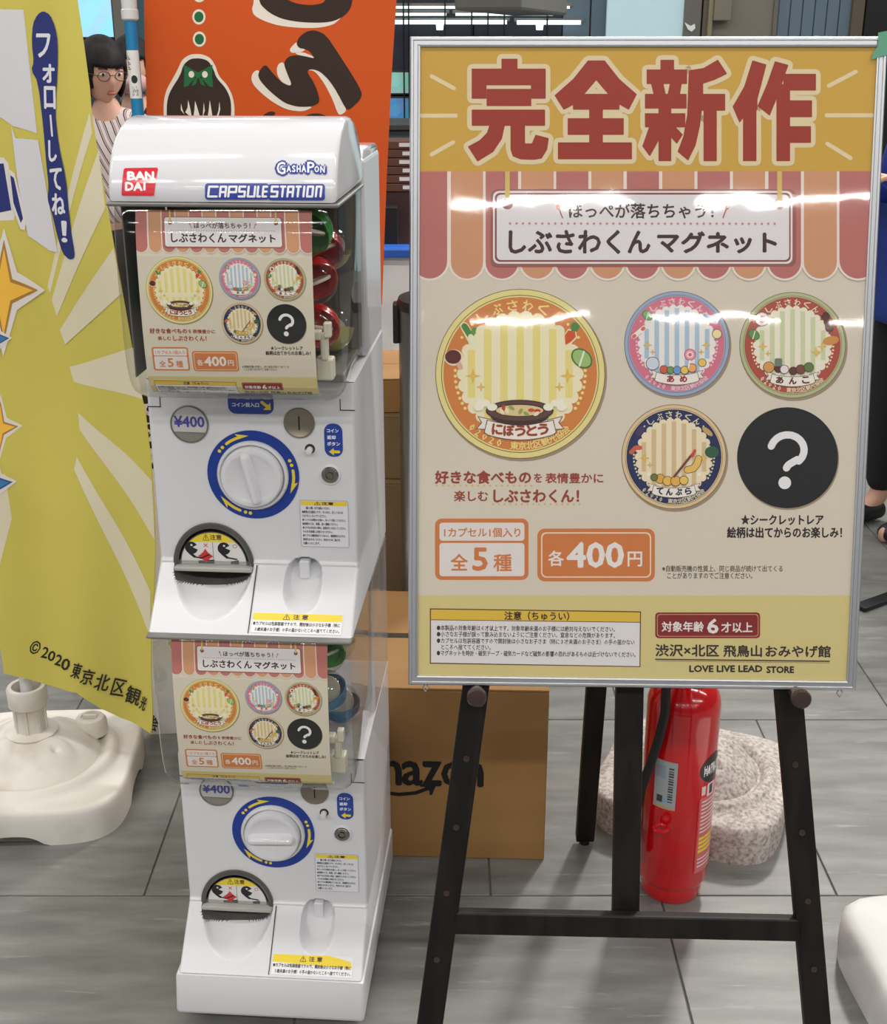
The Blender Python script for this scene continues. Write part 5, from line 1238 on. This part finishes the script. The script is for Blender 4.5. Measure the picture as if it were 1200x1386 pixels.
# ---- cloth-covered table with its goods
TY = 4.75
tz = at_y(530, 333, TY).z
tab = thing('cloth_table', 'table under a hanging white cloth behind the machines', 'table', (-.30, TY+.1, 0))
tb_ = bmesh.new(); hw, hd = .62, .35; seg_ = 80
def tabp(i):
    t_ = i/seg_*4; s_ = int(t_) % 4; f_ = t_-int(t_)
    return [(-hw+2*hw*f_, -hd), (hw, -hd+2*hd*f_), (hw-2*hw*f_, hd), (-hw, hd-2*hd*f_)][s_]
rg_ = []
for lv in (0, .25, .5, .75, 1):
    rg_.append([])
    for i in range(seg_):
        x, y = tabp(i); n_ = Vector((x/hw, y/hd, 0)).normalized(); o_ = .012*lv+.022*lv*math.sin(i*1.27)+.012*lv*math.sin(i*.61+1)
        rg_[-1].append(tb_.verts.new((x+n_.x*o_, y+n_.y*o_, tz-lv*(tz-.30))))
for a_, c_ in zip(rg_, rg_[1:]):
    for i in range(seg_): tb_.faces.new((a_[i], c_[i], c_[(i+1) % seg_], a_[(i+1) % seg_]))
tb_.faces.new(rg_[0]); bmesh.ops.recalc_face_normals(tb_, faces=tb_.faces[:])
obj('tablecloth', tb_, M['cloth'], tab, True, angle=60)
for x in (-.55, .55):
    for y in (-.28, .28): obj('leg', tube_bm([(x, y, 0), (x, y, tz-.01)], .014, 10), M['steel'], tab)
wb0 = mat('brown_case', rgb(92, 56, 42), .5)
bx0 = at_y(543, 255, TY).x+.03; zb = at_y(543, 256, TY).z; step_ = (at_y(543, 188, TY).z-zb)/6
for k in range(6):
    words = ('lowest', 'second from the bottom', 'third from the bottom', 'fourth from the bottom', 'fifth, next to the top', 'topmost')[k]
    cs = thing('goods_box', 'brown box with white tag in the stack behind the gap, '+words, 'box', (bx0-.012*(k % 2), TY, zb+k*step_), 0, 'brown tagged boxes')
    obj('box_body', box_bm(-.10, .10, -.08, .10, 0, step_-.002, .003), wb0, cs); obj('tag', box_bm(-.022, .022, -.083, -.0802, step_*.28, step_*.72), M['white_plastic'], cs)
hs = obj('goods_case', box_bm(-.11, .11, -.07, .12, 0, zb-tz-.002, .005), mat('maroon_case', rgb(58, 34, 36), .5), None, loc=(bx0, TY, tz+.001)); tag(hs, 'dark maroon case under the stack of brown tagged boxes', 'case')
bb = obj('black_holder', box_bm(-.04, .03, -.04, .04, 0, .165, .004), M['black'], None, loc=(at_y(527, 290, TY-.15).x, TY-.15, tz+.001)); tag(bb, 'black upright holder on the cloth table edge', 'holder')
tr = obj('blue_tray', box_bm(-.11, .10, -.05, .05, 0, .035, .008), mat('blue_packet', rgb(42, 96, 190), .35), None, loc=(at_y(530, 315, TY-.25).x-.02, TY-.24, tz+.001)); tag(tr, 'blue packet lying on the front of the cloth table', 'packet')
bo = obj('spray_bottle', lathe_bm([(0, 0), (.022, 0), (.024, .01), (.024, .11), (.012, .135), (.010, .16), (.014, .162), (.014, .185), (0, .187)], 20), mat('pale_bottle', rgb(190, 205, 215), .2, coat=.4), None, True, loc=(at_y(524, 250, TY-.12).x-.09, TY-.02, tz+.001)); tag(bo, 'pale bottle standing on the cloth table behind the black holder', 'bottle')
# ================================================================ people
skin = mat('skin', rgb(206, 160, 138), .55); skin.node_tree.nodes['Principled BSDF'].inputs['Subsurface Weight'].default_value = .05
hairm, _, _ = vary(mat('black_hair', None, .6, spec=.25), rgb(12, 10, 11), rgb(26, 22, 23), 60, (1, 1, .08), bump=.3)
def skin_mesh(name, J, E_, rad, m, parent, root=0, lv=2, extra=None):
    me = bpy.data.meshes.new(name); me.from_pydata([tuple(j) for j in J], E_, []); o = bpy.data.objects.new(name, me); COL.objects.link(o)
    md = o.modifiers.new('skin', 'SKIN'); md.use_smooth_shade = True; sv = me.skin_vertices[0].data
    for i, r_ in enumerate(rad): sv[i].radius = r_ if isinstance(r_, tuple) else (r_, r_)
    sv[root].use_root = True
    s2 = o.modifiers.new('sub', 'SUBSURF'); s2.levels = lv; s2.render_levels = lv
    bpy.context.view_layer.update(); dg = bpy.context.evaluated_depsgraph_get()
    nm = bpy.data.meshes.new_from_object(o.evaluated_get(dg)); bpy.data.objects.remove(o)
    bm = bmesh.new(); bm.from_mesh(nm)
    if extra: merge(bm, extra)
    for f in bm.faces: f.smooth = True
    me2 = bpy.data.meshes.new(name); bm.to_mesh(me2); bm.free(); me2.materials.append(m)
    o = bpy.data.objects.new(name, me2); link(o, parent); return o
def head_bm(c, R):
    b = bmesh.new(); bmesh.ops.create_uvsphere(b, u_segments=32, v_segments=24, radius=1)
    for v in b.verts:
        x, y, z = v.co; z0 = z
        jaw = max(0, -z); x *= .078*(1-.36*jaw**1.5); yy = y*.094
        if y < 0: yy *= (1-.10*jaw); yy -= .006*jaw*max(0, 1-abs(x)*30)
        else: yy *= (1-.30*jaw)
        z *= .112
        if y < 0:
            nz_ = math.exp(-((z+.018)/.020)**2)*math.exp(-(x/.011)**2); yy -= .020*nz_                     # nose
            for s_ in (-1, 1): yy += .008*math.exp(-((z-.012)/.014)**2)*math.exp(-((x-s_*.031)/.017)**2)       # eye sockets
            yy -= .005*math.exp(-((z+.056)/.009)**2)*math.exp(-(x/.020)**2)                                # lips
            yy -= .006*math.exp(-((z+.095)/.014)**2)*math.exp(-(x/.02)**2)
        v.co = (x, yy, z)
    for s_ in (-1, 1):
        e = bmesh.new(); bmesh.ops.create_uvsphere(e, u_segments=12, v_segments=8, radius=1)
        for v in e.verts: v.co = (s_*.078+v.co.x*.007, .010+v.co.y*.016, -.005+v.co.z*.030)
        merge(b, e)
    b.transform(Matrix.Translation(c) @ R); return b
def person(label, loc, rz, hh, topm, legm, turn=0, tilt=0, glasses=False, mask=False, arms=None, coat=False):
    t = thing('person', label, 'person', loc, rz); k = hh/1.62
    V = lambda x, y, z: Vector((x*k, y*k, z*k))
    J = [V(0, 0, .88), V(0, .005, 1.02), V(0, .0, 1.18), V(0, .01, 1.30), V(0, .005, 1.37), V(0, -.008, 1.43)]; rad = [(.125*k, .095*k), (.108*k, .085*k), (.125*k, .09*k), (.085*k, .07*k), .048*k, .046*k]
    E_ = [(0, 1), (1, 2), (2, 3), (3, 4), (4, 5)]
    hd_ = []
    for s_ in (-1, 1):
        a = arms or ((.19, .02, 1.06), (.17, -.16, .95), (.15, -.22, .96))
        i0 = len(J); J += [V(s_*.15, .01, 1.29), V(s_*a[0][0], a[0][1], a[0][2]), V(s_*a[1][0], a[1][1], a[1][2]), V(s_*a[2][0], a[2][1], a[2][2])]
        rad += [.052*k, .040*k, .026*k, (.030*k, .018*k)]; E_ += [(3, i0), (i0, i0+1), (i0+1, i0+2), (i0+2, i0+3)]
        d = (J[i0+3]-J[i0+2]).normalized(); sd = d.cross(Vector((0, 0, 1))).normalized()
        for q, (off, ln) in enumerate(((-.026, .055), (-.009, .068), (.008, .074), (.024, .062))):
            j = len(J); J += [J[i0+3]+d*.03+sd*off, J[i0+3]+d*(.03+ln*.55)+sd*off+Vector((0, 0, -.006)), J[i0+3]+d*(.03+ln*.9)+sd*off+Vector((0, 0, -.022))]; rad += [.0095, .0085, .0075]; E_ += [(i0+3, j), (j, j+1), (j+1, j+2)]
        j = len(J); J += [J[i0+3]+sd*(.034*-s_)+d*.005, J[i0+3]+sd*(.05*-s_)+d*.04]; rad += [.010, .008]; E_ += [(i0+3, j), (j, j+1)]
    for s_ in (-1, 1):
        i0 = len(J); J += [V(s_*.085, 0, .82), V(s_*.09, -.01, .47), V(s_*.09, .01, .09), V(s_*.09, -.06, .035), V(s_*.095, -.13, .028)]; rad += [.085*k, .055*k, .034*k, .028*k, (.028*k, .016*k)]
        E_ += [(0, i0), (i0, i0+1), (i0+1, i0+2), (i0+2, i0+3), (i0+3, i0+4)]
    HR = Matrix.Rotation(turn, 4, 'Z') @ Matrix.Rotation(tilt, 4, 'X'); hc = V(0, -.02, 1.51)
    body = skin_mesh('body', J, E_, rad, skin, t, extra=head_bm(hc, HR))
    H4 = Matrix.Translation(hc) @ HR
    def hobj(name, b, m, sm=True): b.transform(H4); return obj(name, b, m, t, sm, angle=180)
    # clothes: sleeves and trunk, trousers, shoes
    up = lambda r_, g_: tuple(a+g_ for a in r_) if isinstance(r_, tuple) else r_+g_
    tj = [0, 1, 2, 3, 4]; Jt = [J[i].copy() for i in tj]; Rt = [up(rad[0], .018), up(rad[1], .018), up(rad[2], .016), up(rad[3], .024), .058*k]; Et = [(0, 1), (1, 2), (2, 3), (3, 4)]; Jt[4] += Vector((0, .004, .012))
    if coat: Rt[0] = (.185*k, .165*k); Jt.append(V(0, 0, .70)); Rt.append((.20*k, .175*k)); Et.append((0, len(Jt)-1))
    for s_ in (0, 1):
        i0 = 6+s_*18; n0 = len(Jt)
        Jt += [J[i0], J[i0+1], J[i0+2]]; Rt += [.066*k, .052*k, .038*k]; Et += [(3, n0), (n0, n0+1), (n0+1, n0+2)]
    skin_mesh('top', Jt, Et, Rt, topm, t)
    i0 = 6+36; Jl = [J[0]+Vector((0, 0, -.03))]; Rl = [(.135*k, .108*k)]; El = []
    for s_ in (0, 1):
        b0 = i0+5*s_; n0 = len(Jl); Jl += [J[b0], J[b0+1], J[b0+2]+Vector((0, 0, .01))]; Rl += [.094*k, .066*k, .052*k]; El += [(0, n0), (n0, n0+1), (n0+1, n0+2)]
    skin_mesh('trousers', Jl, El, Rl, legm, t)
    for s_ in (0, 1):
        b0 = i0+5*s_; skin_mesh('shoe', [J[b0+2]+Vector((0, .02, -.045)), J[b0+3]+Vector((0, 0, .002)), J[b0+4]+Vector((0, 0, .003))], [(0, 1), (1, 2)], [(.042*k, .036*k), (.042*k, .036*k), (.040*k, .028*k)], M['black'], t)
    # hair: cap with bangs, hanging to the jaw
    b = bmesh.new(); bmesh.ops.create_uvsphere(b, u_segments=40, v_segments=28, radius=1)
    for v in b.verts:
        x, y, z = v.co; wv = 1+.02*math.sin(math.atan2(y, x)*23)
        X_, Y_, Z_ = x*.090*wv, y*.108*wv+.010, z*.122+.008
        if z < 0: X_ = (x/max(.2, math.hypot(x, y)))*.088*wv*(math.hypot(x, y)**.35); Y_ = (y/max(.2, math.hypot(x, y)))*.100*(math.hypot(x, y)**.35)+.012; Z_ = z*.105
        v.co = (X_, Y_, Z_)
    # open the face
    fs = [f for f in b.faces if f.calc_center_median().y < -.030 and f.calc_center_median().z < .034 and abs(f.calc_center_median().x) < .064] + [f for f in b.faces if f.calc_center_median().z < -.088]
    bmesh.ops.delete(b, geom=list(set(fs)), context='FACES'); ho = hobj('hair', b, hairm)
    md = ho.modifiers.new('thick', 'SOLIDIFY'); md.thickness = .008; md.offset = -1
    eye_w = bpy.data.materials.get('eye_white') or mat('eye_white', rgb(225, 222, 218), .2); lipm = bpy.data.materials.get('lips') or mat('lips', rgb(160, 84, 80), .4)
    for s_ in (-1, 1):
        b = bmesh.new(); bmesh.ops.create_uvsphere(b, u_segments=14, v_segments=10, radius=1)
        for v in b.verts: v.co = (s_*.031+v.co.x*.0135, -.0815+v.co.y*.006, .011+v.co.z*.0062)
        eo = hobj('eye', b, eye_w)
        b = bmesh.new(); bmesh.ops.create_uvsphere(b, u_segments=12, v_segments=8, radius=1)
        for v in b.verts: v.co = (s_*.031+v.co.x*.0058, -.0855+v.co.y*.003, .011+v.co.z*.0058)
        b.transform(H4); obj('iris', b, M['black'], eo, True)
        hobj('eyebrow', tube_bm([(s_*.016, -.089, .030), (s_*.031, -.089, .034), (s_*.047, -.079, .030)], .0022, 6), hairm)
    b = bmesh.new(); bmesh.ops.create_uvsphere(b, u_segments=14, v_segments=8, radius=1)
    for v in b.verts: v.co = (v.co.x*.019, -.0905+v.co.y*.006, -.056+v.co.z*.0065)
    hobj('mouth', b, lipm)
    if glasses:
        gm = mat('glasses_frame', rgb(70, 50, 48), .3, metal=.5)
        for s_ in (-1, 1):
            g_ = tube_bm([(s_*.033+.023*math.cos(a*math.pi/9), -.103+.004*abs(math.cos(a*math.pi/9)), .008+.017*math.sin(a*math.pi/9)) for a in range(19)], .0016, 6, False); go = hobj('glasses_rim', g_, gm)
            b = bmesh.new(); bmesh.ops.create_circle(b, cap_ends=True, segments=20, radius=1)
            for v in b.verts: v.co = (s_*.033+v.co.x*.022, -.102, .008+v.co.y*.016)
            b.transform(H4); obj('lens', b, M['clear'], go)
            hobj('temple', tube_bm([(s_*.056, -.099, .010), (s_*.080, -.04, .008), (s_*.083, .012, .004)], .0014, 6), gm)
        hobj('bridge', tube_bm([(-.010, -.103, .011), (0, -.105, .013), (.010, -.103, .011)], .0014, 6), gm)
    if mask:
        b = bmesh.new(); bmesh.ops.create_uvsphere(b, u_segments=24, v_segments=16, radius=1)
        for v in b.verts: v.co = (v.co.x*.068, -.018+v.co.y*.100, -.052+v.co.z*.050)
        bmesh.ops.delete(b, geom=[f for f in b.faces if f.calc_center_median().y > -.040], context='FACES')
        mo = hobj('face_mask', b, mat('mask_cloth', rgb(200, 160, 156), .8)); md = mo.modifiers.new('t', 'SOLIDIFY'); md.thickness = .002
        for s_ in (-1, 1): hobj('ear_loop', tube_bm([(s_*.062, -.055, -.03), (s_*.080, -.01, -.012), (s_*.084, .016, 0)], .0014, 6), M['white_plastic'])
    return t
stripe = mat('striped_blouse', rgb(220, 214, 212), .8); nt = stripe.node_tree
wv = nt.nodes.new('ShaderNodeTexWave'); wv.inputs['Scale'].default_value = 7; wv.inputs['Distortion'].default_value = 1.6; wv.inputs['Detail'].default_value = 1; wv.bands_direction = 'X'
tcs = nt.nodes.new('ShaderNodeTexCoord'); mps = nt.nodes.new('ShaderNodeMapping'); mps.inputs['Rotation'].default_value = (0, .5, .3); nt.links.new(tcs.outputs['Object'], mps.inputs[0]); nt.links.new(mps.outputs[0], wv.inputs[0])
cr = nt.nodes.new('ShaderNodeValToRGB'); cr.color_ramp.interpolation = 'CONSTANT'; E0 = cr.color_ramp.elements; E0[0].color = rgb(212, 200, 198); E0[1].position = .34; E0[1].color = rgb(60, 52, 70)
for p_, c_ in ((.6, rgb(206, 190, 186)), (.78, rgb(132, 78, 68)), (.88, rgb(214, 204, 204))): e_ = E0.new(p_); e_.color = c_
nt.links.new(wv.outputs[0], cr.inputs[0]); nt.links.new(cr.outputs[0], nt.nodes['Principled BSDF'].inputs['Base Color'])
navyc = mat('navy_cloth', rgb(28, 34, 66), .8); bluec = mat('blue_cloth', rgb(24, 50, 132), .8); blackc = mat('black_cloth', rgb(20, 20, 24), .85)
def at_head(px, py, Y, hh):
    P = at_y(px, py, Y); return (P.x, Y, 0), P.z/(1.51/1.62*1)
(l1, h1), (l2, h2) = at_head(140, 97, 4.95, 0), at_head(180, 92, 5.38, 0)
person('person with black bangs and glasses in a striped blouse, face turned down', l1, 0, h1, stripe, blackc, turn=.62, tilt=.22, glasses=True)
person('person in a face mask and navy vest, partly behind the blue pole', l2, 0, h2, navyc, blackc, turn=.12, mask=True)
person('person in a long blue top and black trousers at the right edge beyond the sign', (at_y(1262, 300, 3.85).x, 3.85, 0), math.radians(-70), 1.60, bluec, blackc, turn=0, coat=True, arms=((.20, -.02, 1.05), (.19, -.20, 1.12), (.17, -.28, 1.15)))
# black foot of a stand lying on the tiles at the right edge
q0 = at_z(1163, 821, .012); q1 = at_z(1215, 796, .012)
sf = thing('floor_stand', 'flat black foot of a stand reaching over the tiles at the right edge', 'stand', (q1.x+.12, q1.y+.05, 0))
for a_, b2 in ((Vector((q0.x, q0.y, .008)), Vector((q1.x+.12, q1.y+.05, .012))), (Vector((q1.x+.42, q1.y-.03, .008)), Vector((q1.x+.12, q1.y+.05, .012)))):
    b = beam_bm(a_-sf.location, b2-sf.location, .04, .012, (0, 0, 1), .002); obj('foot_bar', b, M['black'], sf)
obj('upright', tube_bm([(0, 0, .006), (0, 0, 1.1)], .012, 12), M['black'], sf)
